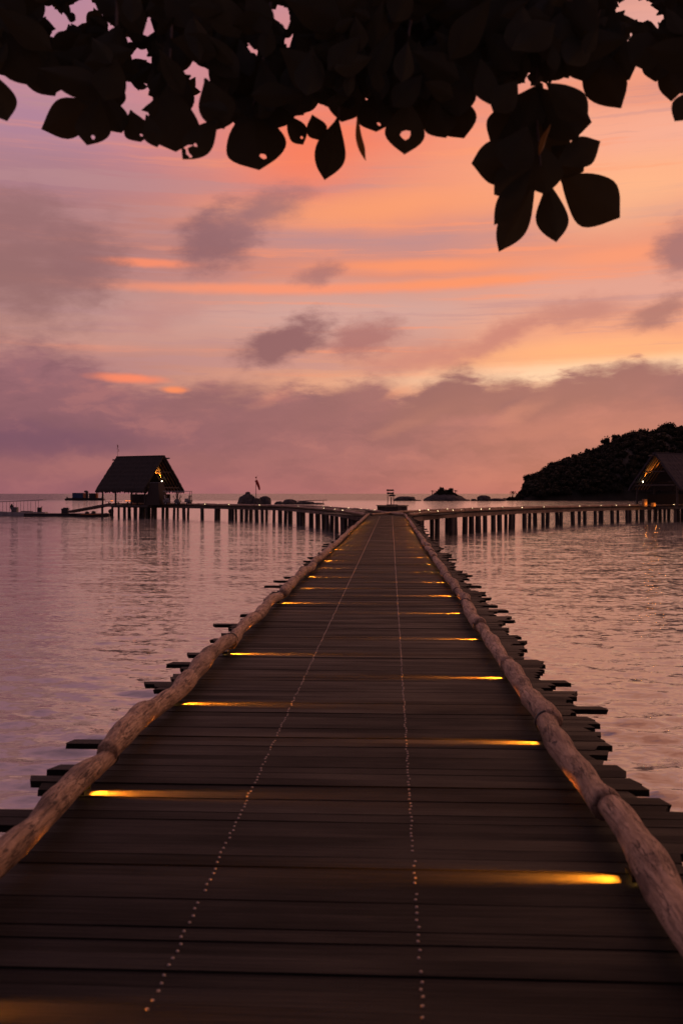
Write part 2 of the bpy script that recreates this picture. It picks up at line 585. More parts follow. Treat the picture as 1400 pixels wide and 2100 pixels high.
M_log = log_material()
M_strap = simple('rubber_strap', (0.018, 0.016, 0.015), 0.6)
M_screw, _nt = material('screw_steel')
finish(_nt, (0.40, 0.34, 0.30, 1), 0.30, 1.0)
M_brass = simple('lamp_housing', (0.06, 0.045, 0.03), 0.45, metal=0.6)
M_lens = emitter('lamp_lens', (1.0, 0.50, 0.10), 7.0)
M_bulb = emitter('festoon_bulb', (1.0, 0.74, 0.40), 5.0)
M_lantern = emitter('hut_lantern', (1.0, 0.22, 0.03), 1.6)
M_hutbulb = emitter('hut_bulb', (1.0, 0.86, 0.62), 10.0)
M_thatch, _nt = material('thatch')
_t = _nt.new('ShaderNodeTexCoord')
_a = _nt.noise(_nt.mapping(_t.outputs['Object'], scale=(16, 2, 2)), 1.0, 5.0, 0.65)
_b = _nt.noise(_t.outputs['Object'], 0.8, 4.0, 0.6)
finish(_nt, _nt.mix(_a, (0.016, 0.0145, 0.0125, 1), (0.045, 0.04, 0.034, 1)), 0.9, 0.0, _nt.m('ADD', _a, _b), 0.05, 0.9)
M_thatch2 = simple('slate_thatch', (0.035, 0.034, 0.042), 0.85, 0.35, 5.0)
M_rafter = timber('rafter_timber', (0.26, 0.14, 0.06), (0.46, 0.27, 0.12), rand=0.1, grain=(8, 8, 8))
M_wall = simple('woven_wall', (0.035, 0.026, 0.02), 0.8, 0.4, 9)
M_rock = simple('granite', (0.075, 0.068, 0.064), 0.85, 0.45, 0.9, bump_d=0.15)
M_hill = simple('hill_soil', (0.03, 0.028, 0.018), 0.95, 0.4, 0.2, bump_d=0.3)
M_bark = timber('bark', (0.06, 0.045, 0.035), (0.13, 0.10, 0.08), grain=(9, 9, 2.5), rand=0.2, bump_d=0.02)
M_sand = simple('sand', (0.33, 0.26, 0.19), 0.95, 0.15, 3.0)
M_white = simple('boat_paint', (0.34, 0.34, 0.36), 0.45, 0.2, 2.0)
M_dark = simple('dark_paint', (0.03, 0.03, 0.033), 0.55, 0.3, 3.0)
M_blue = simple('blue_tarpaulin', (0.035, 0.075, 0.17), 0.6, 0.25, 1.0)
M_orange = simple('orange_plastic', (0.55, 0.19, 0.06), 0.55, 0.2, 1.0)
M_red = simple('red_cloth', (0.34, 0.025, 0.02), 0.8, 0.2, 2.0)
M_grey = simple('grey_plastic', (0.16, 0.16, 0.17), 0.5, 0.2, 2.0)
M_tyre = simple('tyre', (0.015, 0.015, 0.016), 0.8)
M_steel = simple('dull_steel', (0.20, 0.19, 0.18), 0.45, 0.2, 6.0, metal=0.7)


def leafmat(name, a, b, trans=0.12, rough=0.5):
    m, nt = material(name)
    t = nt.new('ShaderNodeTexCoord')
    oi = nt.new('ShaderNodeObjectInfo')
    n = nt.noise(t.outputs['Object'], 3.0, 3.0)
    col = nt.mix(nt.m('ADD', nt.m('MULTIPLY', n, 0.6), nt.m('MULTIPLY', oi.outputs['Random'], 0.4), clamp=True), a + (1,), b + (1,))
    p = nt.new('ShaderNodeBsdfPrincipled')
    nt.put(p.inputs['Base Color'], col)
    p.inputs['Roughness'].default_value = rough
    p.inputs['Specular IOR Level'].default_value = 0.3
    tr = nt.new('ShaderNodeBsdfTranslucent')
    nt.put(tr.inputs[0], nt.mix(1.0, col, (1.4, 0.9, 0.4, 1), 'MULTIPLY'))
    mx = nt.new('ShaderNodeMixShader')
    mx.inputs[0].default_value = trans
    nt.t.links.new(p.outputs[0], mx.inputs[1])
    nt.t.links.new(tr.outputs[0], mx.inputs[2])
    o = nt.new('ShaderNodeOutputMaterial')
    nt.t.links.new(mx.outputs[0], o.inputs[0])
    return m


M_leaf = leafmat('almond_leaf', (0.030, 0.036, 0.021), (0.060, 0.062, 0.032), 0.20, 0.6)
M_backlitleaf = leafmat('backlit_leaf', (0.20, 0.11, 0.025), (0.30, 0.17, 0.04), 0.35, 0.6)  # brighter orange base: light coming through the leaf, painted into its colour
M_forest = leafmat('forest_leaf', (0.010, 0.011, 0.005), (0.024, 0.023, 0.010), 0.04, 0.9)


# ------------------------------------------------------------------ the sea
def sea_material():
    m, nt = material('sea_water')
    t = nt.new('ShaderNodeTexCoord')
    pos = t.outputs['Object']
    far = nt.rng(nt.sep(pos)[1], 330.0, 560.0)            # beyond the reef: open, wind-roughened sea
    n3 = nt.noise(nt.mapping(pos, scale=(0.012, 0.03, 1)), 1.0, 3.0, 0.6)
    calm = nt.rng(n3, 0.35, 0.65, 0.70, 1.15)
    fine = nt.noise(nt.mapping(pos, rot=(0, 0, rad(12)), scale=(4.2, 9.0, 1)), 1.0, 3.0, 0.55, color=True)
    mid_ = nt.noise(nt.mapping(pos, rot=(0, 0, rad(-8)), scale=(0.55, 1.3, 1)), 1.0, 3.0, 0.55, color=True)
    h = (0.5, 0.5, 0.5)
    k1 = nt.m('MULTIPLY', calm, nt.rng(far, 0, 1, 0.66, 1.6))
    slope = nt.vm('ADD', nt.vm('SCALE', nt.vm('SUBTRACT', fine, h), scale=k1), nt.vm('SCALE', nt.vm('SUBTRACT', mid_, h), scale=nt.rng(far, 0, 1, 0.34, 1.8)))
    geo = nt.new('ShaderNodeNewGeometry')
    nrm = nt.vm('NORMALIZE', nt.vm('ADD', geo.outputs['Normal'], nt.vm('MULTIPLY', slope, (1.0, 1.0, 0.0))))
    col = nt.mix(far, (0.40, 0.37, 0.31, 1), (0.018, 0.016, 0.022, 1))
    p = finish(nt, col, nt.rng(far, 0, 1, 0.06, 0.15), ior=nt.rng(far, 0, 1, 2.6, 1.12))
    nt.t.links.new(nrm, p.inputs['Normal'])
    return m


def make_sea():
    radii = [1.5]
    while radii[-1] < 160:
        radii.append(radii[-1] * 1.0085)
    while radii[-1] < 14000:
        radii.append(radii[-1] * 1.08)
    radii = np.array(radii)
    az = np.concatenate([np.linspace(-180, -45, 40, endpoint=False), np.linspace(-45, -26, 60, endpoint=False),
                         np.linspace(-26, 26, 210, endpoint=False), np.linspace(26, 45, 60, endpoint=False), np.linspace(45, 180, 40)])
    az = np.radians(az) - YAW
    R, A = np.meshgrid(radii, az, indexing='ij')
    X = R * np.sin(A)
    Y = R * np.cos(A)
    Z = np.zeros_like(X)
    g = np.random.default_rng(5)
    for i in range(72):
        lam = 0.13 * (1.0 / 0.13) ** g.random()
        th = rad(90 + 14) + g.normal(0, 0.55)           # wind across towards the viewer
        k = 2 * PI / lam
        amp = 0.0078 * lam * (0.6 + 0.8 * g.random())
        cell = R * 0.0085
        fade = np.clip((lam / np.maximum(cell, 1e-6) - 2.5) / 4.0, 0, 1)
        ph = k * (X * math.cos(th) + Y * math.sin(th)) + g.random() * 6.283
        s = np.sin(ph)
        Z += amp * fade * (s + 0.25 * np.cos(2 * ph))
    patch = 0.75 + 0.35 * np.sin(X * 0.11 + 1.3 * np.sin(Y * 0.05)) * np.sin(Y * 0.07 + 0.6)
    Z *= patch
    nr, na = X.shape
    V = np.stack([X, Y, Z], -1).reshape(-1, 3)
    idx = np.arange(nr * na).reshape(nr, na)
    q = np.stack([idx[:-1, :-1], idx[:-1, 1:], idx[1:, 1:], idx[1:, :-1]], -1).reshape(-1, 4)[:, ::-1]
    me = bpy.data.meshes.new('water')
    me.vertices.add(len(V))
    me.vertices.foreach_set('co', V.ravel().astype(np.float32))
    me.loops.add(q.size)
    me.loops.foreach_set('vertex_index', q.ravel().astype(np.int32))
    me.polygons.add(len(q))
    me.polygons.foreach_set('loop_start', np.arange(0, q.size, 4, dtype=np.int32))
    me.polygons.foreach_set('use_smooth', np.ones(len(q), dtype=bool))
    me.update(calc_edges=True)
    me.validate()
    me.materials.append(sea_material())
    o = bpy.data.objects.new('water', me)
    o.location = (0, 0, SEA)
    COL.objects.link(o)
    tag(o, kind='structure')


make_sea()

# the beach behind the viewer, where the jetty starts and the almond tree stands
mb = MB()
gx = [-60, -30, -12, -6, -3, 0, 3, 6, 12, 30, 60]
gy = [(-60, 0.3), (-20, 0.1), (-6, -0.12), (-2.5, -0.25), (-0.8, -0.7), (0.6, -1.6), (2.0, -2.6)]
for y, z in gy:
    for x in gx:
        mb.v.append((x, y + random.uniform(-.2, .2), z + random.uniform(-.04, .04)))
for j in range(len(gy) - 1):
    for i in range(len(gx) - 1):
        a = j * len(gx) + i
        mb.f.append((a, a + 1, a + len(gx) + 1, a + len(gx)))
tag(mb.build('beach', M_sand, smooth=True), kind='structure')

# ------------------------------------------------------------------ headland on the right
skyline = [(1035, 1027), (1045, 1020), (1062, 1010), (1075, 988), (1092, 972), (1130, 951), (1160, 940), (1200, 925), (1226, 917), (1248, 909), (1264, 899),
           (1290, 886), (1330, 885), (1352, 873), (1380, 875), (1420, 872), (1500, 858), (1600, 880), (1750, 940), (1900, 1026)]
DH = 490.0


def sky_h(px):
    xs = [s[0] for s in skyline]
    ys = [s[1] for s in skyline]
    return float(np.interp(px, xs, ys))


def hill_h(px, t):
    """terrain height above the sea, t = 0 at the near shore .. 1 at the far one"""
    top = (HOR - sky_h(px)) / F * (DH + 60) + EYE - SEA
    prof = math.sin(PI * min(max(t, 0), 1)) ** 0.6
    return max(0.0, (top - 3.0)) * prof


def hill_pos(px, t):
    q = at(px, HOR, DH - 12 + 150 * t)
    return Vector((q.x, q.y, SEA + hill_h(px, t) + (0.3 if 0 < t < 1 else -1.0)))


mb = MB()
PX = list(range(1030, 1910, 7))
TT = [i / 24 for i in range(25)]
for px in PX:
    for t in TT:
        p = hill_pos(px, t)
        mb.v.append((p.x, p.y, p.z + (random.uniform(-.5, .5) if 0.05 < t < .95 else 0)))
for i in range(len(PX) - 1):
    for j in range(len(TT) - 1):
        a = i * len(TT) + j
        mb.f.append((a, a + len(TT), a + len(TT) + 1, a + 1))
tag(mb.build('headland', M_hill, smooth=True), kind='structure')


def crown(mb, c, r, sc=(1, 1, 0.8), n=60, leaf=0.6, core=True):
    """a crown of leaf clumps round a ragged dark core"""
    if core:
        mb.ball(c, r * 0.70, 7, 4, sc, 0.25)
    for _ in range(n):
        a = random.uniform(0, 2 * PI)
        t = math.asin(random.uniform(-0.75, 1))
        q = r * random.uniform(0.65, 1.08)
        p = Vector((c[0] + q * sc[0] * math.cos(t) * math.cos(a), c[1] + q * sc[1] * math.cos(t) * math.sin(a), c[2] + q * sc[2] * math.sin(t)))
        s = leaf * random.uniform(0.6, 1.3)
        ax = Vector((random.gauss(0, 1), random.gauss(0, 1), random.gauss(0, 1))).normalized()
        e1 = ax.orthogonal().normalized()
        e2 = ax.cross(e1)
        mb.add([p - e1 * s, p + e2 * s * .6, p + e1 * s, p - e2 * s * .6], [(0, 1, 2, 3)])


mb = MB()
for _ in range(2600):
    px = random.uniform(1040, 1780)
    t = random.random() ** 1.3 * 0.62 + 0.01
    p = hill_pos(px, t)
    h = hill_h(px, t)
    if h < 0.15 and t > 0.1:
        continue
    r = random.choice([1.0, 1.3, 1.7, 2.1, 2.5]) * random.uniform(.8, 1.2) * (0.5 if px < 1075 else 1.0)
    crown(mb, (p.x, p.y, p.z + r * 0.45), r, (1, 1, random.uniform(.7, 1.05)), 26, 0.55)
tag(mb.build('hillside_forest', M_forest), 'dense dark forest covering the headland slope', 'forest', kind='stuff')


def tree(name, px, d, z0, height, cr, label, form='round', group='trees on the headland and islet'):
    """a tree standing at photo column px, distance d, base height z0"""
    p = at(px, HOR, d)
    root = empty(name, (p.x, p.y, z0))
    tag(root, label, 'tree', group)
    tb = MB()
    th = height - cr * 0.9
    lean = random.uniform(-.25, .25)
    tb.tube([(0, 0, -0.6), (lean * .4, 0, th * .5), (lean, 0, th)], [cr * .12 + .05, cr * .09 + .04, cr * .05 + .03], 6)
    for k in range(4):
        a = k * 1.7 + random.random()
        tb.tube([(lean * .7, 0, th * .75), (lean + math.cos(a) * cr * .7, math.sin(a) * cr * .7, th + cr * .35)], [cr * .05 + .02, .03], 5)
    tb.build('trunk', M_bark, root)
    cb = MB()
    if form == 'palm':
        for k in range(13):
            a = k * 2 * PI / 13 + random.uniform(-.2, .2)
            el = random.uniform(-.1, .9)
            L = cr * random.uniform(.85, 1.2)
            prev = Vector((lean, 0, th))
            for s in range(4):
                e = el - s * .42
                nxt = prev + Vector((math.cos(a) * math.cos(e), math.sin(a) * math.cos(e), math.sin(e))) * L / 4
                sd = Vector((-math.sin(a), math.cos(a), 0)) * cr * .10 * (1 - s * .18)
                cb.add([prev - sd, prev + sd, nxt + sd * .8, nxt - sd * .8], [(0, 1, 2, 3)])
                prev = nxt
        cb.ball((lean, 0, th), cr * .14, 6, 4)
    elif form == 'umbrella':
        for k in range(5):
            a = k * 1.26
            crown(cb, (lean + math.cos(a) * cr * .55, math.sin(a) * cr * .55, th + cr * .45), cr * .52, (1, 1, .4), 40, cr * .16)
        crown(cb, (lean, 0, th + cr * .62), cr * .55, (1, 1, .45), 40, cr * .16)
    else:
        crown(cb, (lean, 0, th + cr * .25), cr * .8, (1, 1, 1.05), 90, cr * .17)
        for k in range(6):
            a = k * 1.05 + random.random()
            zz = random.uniform(-.35, .75)
            crown(cb, (lean + math.cos(a) * cr * .5, math.sin(a) * cr * .5, th + cr * zz), cr * .48, (1, 1, .9), 45, cr * .15)
    cb.build('crown', M_forest, root)
    return root


def hill_tree(name, px, top_py, w_px, label, form='round', t=0.46):
    """a tree on the hill whose crown tops out at top_py, its crown w_px wide in the photograph"""
    d0 = DH - 12 + 150 * t
    z0 = SEA + hill_h(px, t)
    ztop = EYE + (HOR - top_py) / F * d0
    tree(name, px, d0, z0, max(ztop - z0, 1.6), w_px / F * d0 / 2, label, form)


hill_tree('round_tree', 1243, 897, 25, 'tall dark tree with domed crown, left one of the pair standing above the ridge')
hill_tree('round_tree', 1264, 892, 25, 'tall dark tree with domed crown, right one of the pair standing above the ridge')
hill_tree('umbrella_tree', 1158, 939, 16, 'flat topped tree poking out of the ridge line left of the tall pair', 'umbrella')
hill_tree('umbrella_tree', 1172, 939, 12, 'little flat topped tree right beside the larger umbrella tree on the ridge', 'umbrella')
hill_tree('round_tree', 1205, 921, 14, 'small rounded tree on the ridge midway between umbrella tree and tall pair')
hill_tree('round_tree', 1228, 916, 16, 'low rounded tree at the left foot of the tall pair on the ridge')
hill_tree('round_tree', 1320, 880, 30, 'broad tree crown on the ridge between the tall pair and the summit')
hill_tree('round_tree', 1372, 868, 34, 'broad tree crown at the very summit of the headland')
hill_tree('round_tree', 1078, 974, 17, 'ragged tree growing out of the steep left end of the headland', t=0.40)
hill_tree('palm_tree', 1050, 1001, 20, 'palm with spiky fronds at the seaward tip of the headland, tallest of its clump', 'palm', t=0.08)
hill_tree('palm_tree', 1061, 1005, 18, 'short palm just right of the tallest palm at the headland tip', 'palm', t=0.08)

# ------------------------------------------------------------------ rocks and islet


def rock(px0, px1, top, base_d, label, peak=0.5, depth=0.7, sharp=1.0):
    d = base_d
    wdt = (px1 - px0) / F * d
    h = (1012 + 3.5 * F / d - top) / F * d
    p = at((px0 + px1) / 2, HOR, d)
    rs = np.random.default_rng(int(px0 * 7 + top))
    vs, fs = [], []
    nu, nv = 18, 9
    for j in range(nv + 1):
        t = j / nv
        for i in range(nu):
            a = 2 * PI * i / nu
            rr = math.cos(t * PI / 2) ** 0.62 * (1 + 0.16 * math.sin(3 * a + px0) + 0.10 * math.sin(5 * a + t * 7 + px1))
            rr *= 1 + rs.uniform(-.06, .06)
            x = math.cos(a) * rr * wdt / 2 + (peak - .5) * wdt * t ** sharp
            y = math.sin(a) * rr * wdt / 2 * depth
            z = math.sin(t * PI / 2) * h * (1 + rs.uniform(-.05, .05)) - (0.8 if j == 0 else 0)
            vs.append((x, y, z))
    for j in range(nv):
        for i in range(nu):
            a = j * nu + i
            b = j * nu + (i + 1) % nu
            fs.append((a, b, b + nu, a + nu))
    fs.append(tuple(range(nv * nu, nv * nu + nu)))
    o = MB().add(vs, fs).build('rock', M_rock, smooth=False)
    o.location = (p.x, p.y, SEA)
    o.rotation_euler.z = YAW
    return tag(o, label, 'rock', 'rocks in the sea')


rock(486, 521, 1014, 325, 'big rock with sloping left flank behind the left walkway, beside the windsock', 0.66)
rock(500, 517, 1009, 327, 'upright pale tipped rock standing on top of the big rock left of the windsock', 0.5)
rock(517, 536, 1022, 324, 'small rock at the foot of the windsock pole')
rock(532, 558, 1018, 326, 'rounded rock just right of the windsock pole', 0.45)
rock(564, 582, 1028, 325, 'low flat rock in the gap right of the rounded rock')
rock(579, 608, 1024, 327, 'blocky rock midway between windsock and the long boom', 0.45)
rock(607, 646, 1028, 326, 'long low rock under the left end of the boom')
rock(640, 666, 1031, 325, 'flat rock under the right end of the boom', 0.4)
rock(808, 853, 1018, 476, 'long hump backed rock in the sea right behind the tiered stand', 0.55)
rock(851, 863, 1025, 476, 'tiny flat rock between the hump backed rock and the wooded islet')
rock(948, 964, 1024, 470, 'small jagged rock at the right tip of the wooded islet')
rock(965, 978, 1023, 465, 'small rock in the water left of the rounded boulder', 0.4)
rock(977, 1005, 1016, 462, 'rounded boulder between the wooded islet and the headland', 0.5)
rock(1004, 1037, 1022, 460, 'long low rock touching the left end of the headland', 0.4)

D_IS = 476.0
ip = at(912, HOR, D_IS)
mb = MB()
rs = np.random.default_rng(3)
nu, nv = 30, 8
for j in range(nv + 1):
    t = j / nv
    for i in range(nu):
        a = 2 * PI * i / nu
        rr = (1 - t ** 1.6) ** 0.75 * (1 + .08 * math.sin(4 * a) + rs.uniform(-.04, .04))
        mb.v.append((math.cos(a) * rr * 10.2, math.sin(a) * rr * 7, t * 4.2 + (rs.uniform(-.2, .2) if j else -0.8)))
for j in range(nv):
    for i in range(nu):
        a = j * nu + i
        b = j * nu + (i + 1) % nu
        mb.f.append((a, b, b + nu, a + nu))
o = mb.build('islet', M_rock)
o.location = (ip.x, ip.y, SEA)
o.rotation_euler.z = YAW
tag(o, kind='structure')
mb = MB()
for _ in range(110):
    a = random.uniform(0, 2 * PI)
    q = random.random() ** .5
    x, y = math.cos(a) * q * 7.6, math.sin(a) * q * 5
    z = SEA + 4.2 * (1 - q ** 2.2) + .3
    pw = ip + RGT * x + FWD * y
    crown(mb, (pw.x, pw.y, z), random.uniform(.7, 1.25), (1, 1, .9), 22, .32)
tag(mb.build('islet_scrub', M_forest), 'dark scrub covering the small islet', 'shrubs', kind='stuff')
for nm, px, dd, zt, h, cr, form, lab in [
        ('palm_tree', 886, 474, 3.0, 2.9, 1.5, 'palm', 'leaning palm at the left end of the wooded islet'),
        ('palm_tree', 894, 476, 3.2, 2.4, 1.3, 'palm', 'thin palm second from the left end of the wooded islet'),
        ('round_tree', 904, 476, 3.6, 2.7, 1.7, 'round', 'bushy round tree in the middle of the wooded islet'),
        ('umbrella_tree', 922, 475, 3.6, 2.2, 1.6, 'round', 'spreading tree on the right half of the wooded islet'),
        ('palm_tree', 933, 474, 3.0, 3.0, 1.4, 'palm', 'tall palm standing highest on the right of the wooded islet')]:
    tree(nm, px, dd, SEA + zt, h, cr, lab, form)

# windsock on the rocks
wp = at(525, HOR, 324)
ws = empty('windsock', (wp.x, wp.y, SEA + 1.5))
tag(ws, 'red windsock hanging from a thin pole on the rocks', 'windsock')
MB().tube([(0, 0, -.9), (0, 0, 6.4)], [.13, .09], 6).build('pole', M_dark, ws)
MB().ball((0, 0, 7.2), .28, 8, 5).build('top_ball', M_red, ws)
MB().tube([(0, 0, 6.3), (.18, 0, 7.0), (.5, 0, 7.9)], [.05, .04, .03], 5).build('whip', M_dark, ws)
wa = RGT * 1.0
MB().tube([Vector((0, 0, 6.3)), wa * .55 + Vector((0, 0, 5.2)), wa * 1.0 + Vector((0, 0, 3.9)), wa * 1.15 + Vector((0, 0, 3.1))],
          [.48, .46, .36, .22], 9, cap=True).build('sock', M_red, ws, smooth=True)

# long boom lying over the rocks
bp = at(640, HOR, 324)
bo = empty('boom', (bp.x, bp.y, SEA))
tag(bo, 'long thin boom lying almost level above the low rocks', 'boom')
MB().tube([RGT * -5.0 + Vector((0, 0, 1.0)), RGT * 4.9 + Vector((0, 0, 1.35))], [.15, .11], 6).build('spar', M_dark, bo)
MB().tube([RGT * 3.6 + Vector((0, 0, -.9)), RGT * 3.6 + Vector((0, 0, 1.3))], .09, 6).build('prop', M_dark, bo)

# ------------------------------------------------------------------ the jetty
JL, JR = -1.52, 0.925         # inner faces of the two rail logs
J_END = 71.0
jetty = empty('timber_jetty', (0, 0, 0))
tag(jetty, 'long straight plank jetty running out from the viewer between two rail logs', 'jetty')

TH = 0.036


def plank_mesh(k):
    """one board, 1 m long, 0.115 m wide, with eased top edges and roughly sawn ends"""
    r = random.Random(k)
    hw, ch = 0.0575, 0.0015
    prof = [(-hw, -TH), (hw, -TH), (hw, -ch), (hw - ch, 0), (-hw + ch, 0), (-hw, -ch)]
    xs = [-.5, -.17, .18, .5]
    vs = []
    for i, x in enumerate(xs):
        bow = r.uniform(-.003, .003) if i in (1, 2) else r.uniform(-.002, .002)
        for (y, z) in prof:
            skew = (y / hw) * r.uniform(.002, .008) * (1 if k % 2 else -1) if i in (0, 3) else 0
            vs.append((x + skew, y + bow, z + (r.uniform(-.001, .001) if z > -TH else 0)))
    fs = []
    n = len(prof)
    for i in range(3):
        for j in range(n):
            a = i * n + j
            b = i * n + (j + 1) % n
            fs.append((a, a + n, b + n, b))
    fs.append(tuple(range(n)))
    fs.append(tuple(reversed(range(3 * n, 4 * n))))
    return vs, fs


PL = [plank_mesh(k) for k in range(7)]
PM = []
for k, (vs, fs) in enumerate(PL):
    me = MB().add(vs, fs).mesh('plank', M_plank)
    PM.append(me)

rj = random.Random(21)
far_planks = MB()
screws = MB()


def screw(x, y, z, fine=True):
    n = 8 if fine else 6
    r = 0.0066
    vs = [(x + r * math.cos(2 * PI * i / n), y + r * math.sin(2 * PI * i / n), z - .0005) for i in range(n)]
    vs += [(x + r * .7 * math.cos(2 * PI * i / n), y + r * .7 * math.sin(2 * PI * i / n), z + .0035) for i in range(n)]
    vs.append((x, y, z + .005))
    fs = [(i, (i + 1) % n, (i + 1) % n + n, i + n) for i in range(n)] + [(i + n, (i + 1) % n + n, 2 * n) for i in range(n)]
    screws.add(vs, fs)


y = -0.9
count = 0
cl_, cr_ = 0.0, 0.0
plank_rows = []
while y < J_END:
    wd = rj.choice([0.10, 0.115, 0.115, 0.12, 0.135])
    gap = rj.choice([0.0006, 0.0006, 0.001, 0.001, 0.0015, 0.002, 0.007])
    yc = y + wd / 2
    # the sawn-off ends wander in and out in runs
    cl_ = cl_ * 0.5 + rj.uniform(-.10, .10)
    cr_ = cr_ * 0.5 + rj.uniform(-.10, .10)
    xl = -1.82 + cl_ - (rj.uniform(.10, .26) if rj.random() < .14 else 0)
    xr = 1.34 + cr_ + (rj.uniform(.08, .20) if rj.random() < .16 else 0)
    z = rj.choice([0, 0, 0.002, -0.002, -0.004])
    k = rj.randrange(7)
    L = xr - xl
    flip = rj.choice([1, -1])
    if yc >= 2.35 and count < 296:
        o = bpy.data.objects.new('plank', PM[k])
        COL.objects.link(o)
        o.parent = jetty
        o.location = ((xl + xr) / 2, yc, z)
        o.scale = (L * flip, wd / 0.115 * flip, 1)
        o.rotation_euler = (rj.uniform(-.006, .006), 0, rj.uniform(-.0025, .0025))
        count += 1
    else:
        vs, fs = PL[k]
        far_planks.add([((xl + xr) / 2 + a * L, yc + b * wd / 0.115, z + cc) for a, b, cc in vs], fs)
    plank_rows.append((yc, wd, z))
    if yc > 1.5:
        for xx in (-0.75, 0.10):
            for s in (-1, 1):
                if rj.random() < .07:
                    continue
                screw(xx + rj.uniform(-.006, .006), yc + s * wd * .24 + rj.uniform(-.006, .006), z, yc < 25)
    y += wd + gap
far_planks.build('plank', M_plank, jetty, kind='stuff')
screws.build('deck_screw', M_screw, jetty, kind='stuff', smooth=False)

for xx in (-1.45, -0.72, 0.10, 0.92):
    MB().box((xx, J_END / 2, -TH - .10), (.10, J_END + 2, .19)).build('bearer', M_beam, jetty)
pl = MB()
yy = 0.4
while yy < J_END:
    for xx in (-1.25, 0.72):
        pl.tube([(xx, yy, SEA - 1.2), (xx + rj.uniform(-.04, .04), yy, -.24)], .12, 7)
    pl.box((-.26, yy, -.31), (2.9, .12, .14))
    yy += 2.6
pl.build('pile', M_pile, jetty, kind='stuff')


def rail_log(parent, x0, y0, x1, y1, r0, r1, seed, z=0.0, n=14, amp=0.05, step=0.06):
    r = random.Random(seed)
    L = math.hypot(x1 - x0, y1 - y0)
    m = max(6, int(L / step))
    ph = [r.uniform(0, 6.28) for _ in range(8)]
    knots = [(r.uniform(.1, .9), r.uniform(0, 6.28), r.uniform(.04, .14)) for _ in range(max(1, int(L * 1.3)))]
    pts, rs_ = [], []
    dx, dy = (x1 - x0) / L, (y1 - y0) / L
    for i in range(m + 1):
        t = i / m
        s = t * L
        wob = amp * (math.sin(s * 1.55 + ph[0]) + .45 * math.sin(s * 3.3 + ph[1])) * math.sin(PI * t) ** .5
        wz = .014 * math.sin(s * 2.1 + ph[2])
        rr = r0 + (r1 - r0) * t + .006 * math.sin(s * 4.3 + ph[3]) + .004 * math.sin(s * 11 + ph[4])
        if i == 0 or i == m:
            rr *= .90
        pts.append((x0 + dx * s - dy * wob, y0 + dy * s + dx * wob, z + rr + .060 + wz))
        rs_.append(rr)

    def jit(i, k):
        a = 2 * PI * k / n
        s = i / m
        q = 1 + .030 * math.sin(2 * a + ph[5] + s * 5) + .022 * math.sin(3 * a + ph[6] - s * 9) + r.uniform(-.022, .022)
        for (kt, ka, ks) in knots:
            dd = ((s - kt) * L / .075) ** 2 + (math.remainder(a - ka, 2 * PI) / .55) ** 2
            if dd < 6:
                q += ks * math.exp(-dd)
        return q
    return MB().tube(pts, rs_, n, True, jit).build('rail_log', M_log, parent, smooth=True, world=True), pts, rs_


def strap(parent, p, rr, wd=.05):
    b = MB()
    nn = 18
    for j, (q, dy) in enumerate(((1.0, -wd / 2), (1.09, -wd / 2 + .006), (1.09, wd / 2 - .006), (1.0, wd / 2))):
        for i in range(nn):
            a = 2 * PI * i / nn
            b.v.append((p[0] + rr * q * math.cos(a), p[1] + dy + .02 * math.cos(a), p[2] + rr * q * math.sin(a)))
    for j in range(3):
        for i in range(nn):
            a = j * nn + i
            c2 = j * nn + (i + 1) % nn
            b.f.append((a, c2, c2 + nn, a + nn))
    o = b.build('strap', M_strap, None, smooth=True)
    o.parent = parent
    return o


def run_logs(side, joints, seed):
    sgn = -1 if side < 0 else 1
    for i in range(len(joints) - 1):
        a, b = joints[i], joints[i + 1]
        near = a < 30
        r0 = rj.uniform(.066, .076) if sgn < 0 else rj.uniform(.064, .076)
        r1 = r0 - rj.uniform(.002, .014)
        xc0 = (JL - .085 if sgn < 0 else JR + .075) + rj.uniform(-.025, .025)
        xc1 = (JL - .085 if sgn < 0 else JR + .075) + rj.uniform(-.025, .025)
        o, pts, rs_ = rail_log(jetty, xc0, a - .05, xc1, b + .04, r0, r1, seed + i, 0.0, 16 if near else 10,
                               rj.uniform(.014, .030), .045 if near else .12)
        if i % 2 == (0 if sgn > 0 else 1) or near and sgn > 0:
            e = pts[-2]
            strap(o, (e[0], e[1], e[2]), max(rs_[-3:]) * 1.03, .045)


jl = [1.2, 3.1, 5.62, 7.9, 9.9, 11.9, 14.6]
while jl[-1] < J_END - 1.5:
    jl.append(min(J_END, jl[-1] + rj.uniform(2.2, 3.6)))
jr = [1.0, 2.9, 4.78, 6.45, 8.7, 11.2, 13.4, 15.3]
while jr[-1] < J_END - 1.5:
    jr.append(min(J_END, jr[-1] + rj.uniform(2.2, 3.6)))
run_logs(-1, jl, 100)
run_logs(1, jr, 300)

# little lamps tucked under the logs, each throwing a flat beam along one board
MBX = MB()
MBX.box((0, 0, .024), (.05, .115, .010)).box((-.020, 0, .010), (.010, .115, .020)).box((0, -.055, .010), (.05, .007, .019)).box((0, .055, .010), (.05, .007, .019))
lamp_house = MBX.mesh('deck_light', M_brass)
lens_me = MB().box((-.009, 0, .012), (.006, .09, .012)).mesh('lens', M_lens)


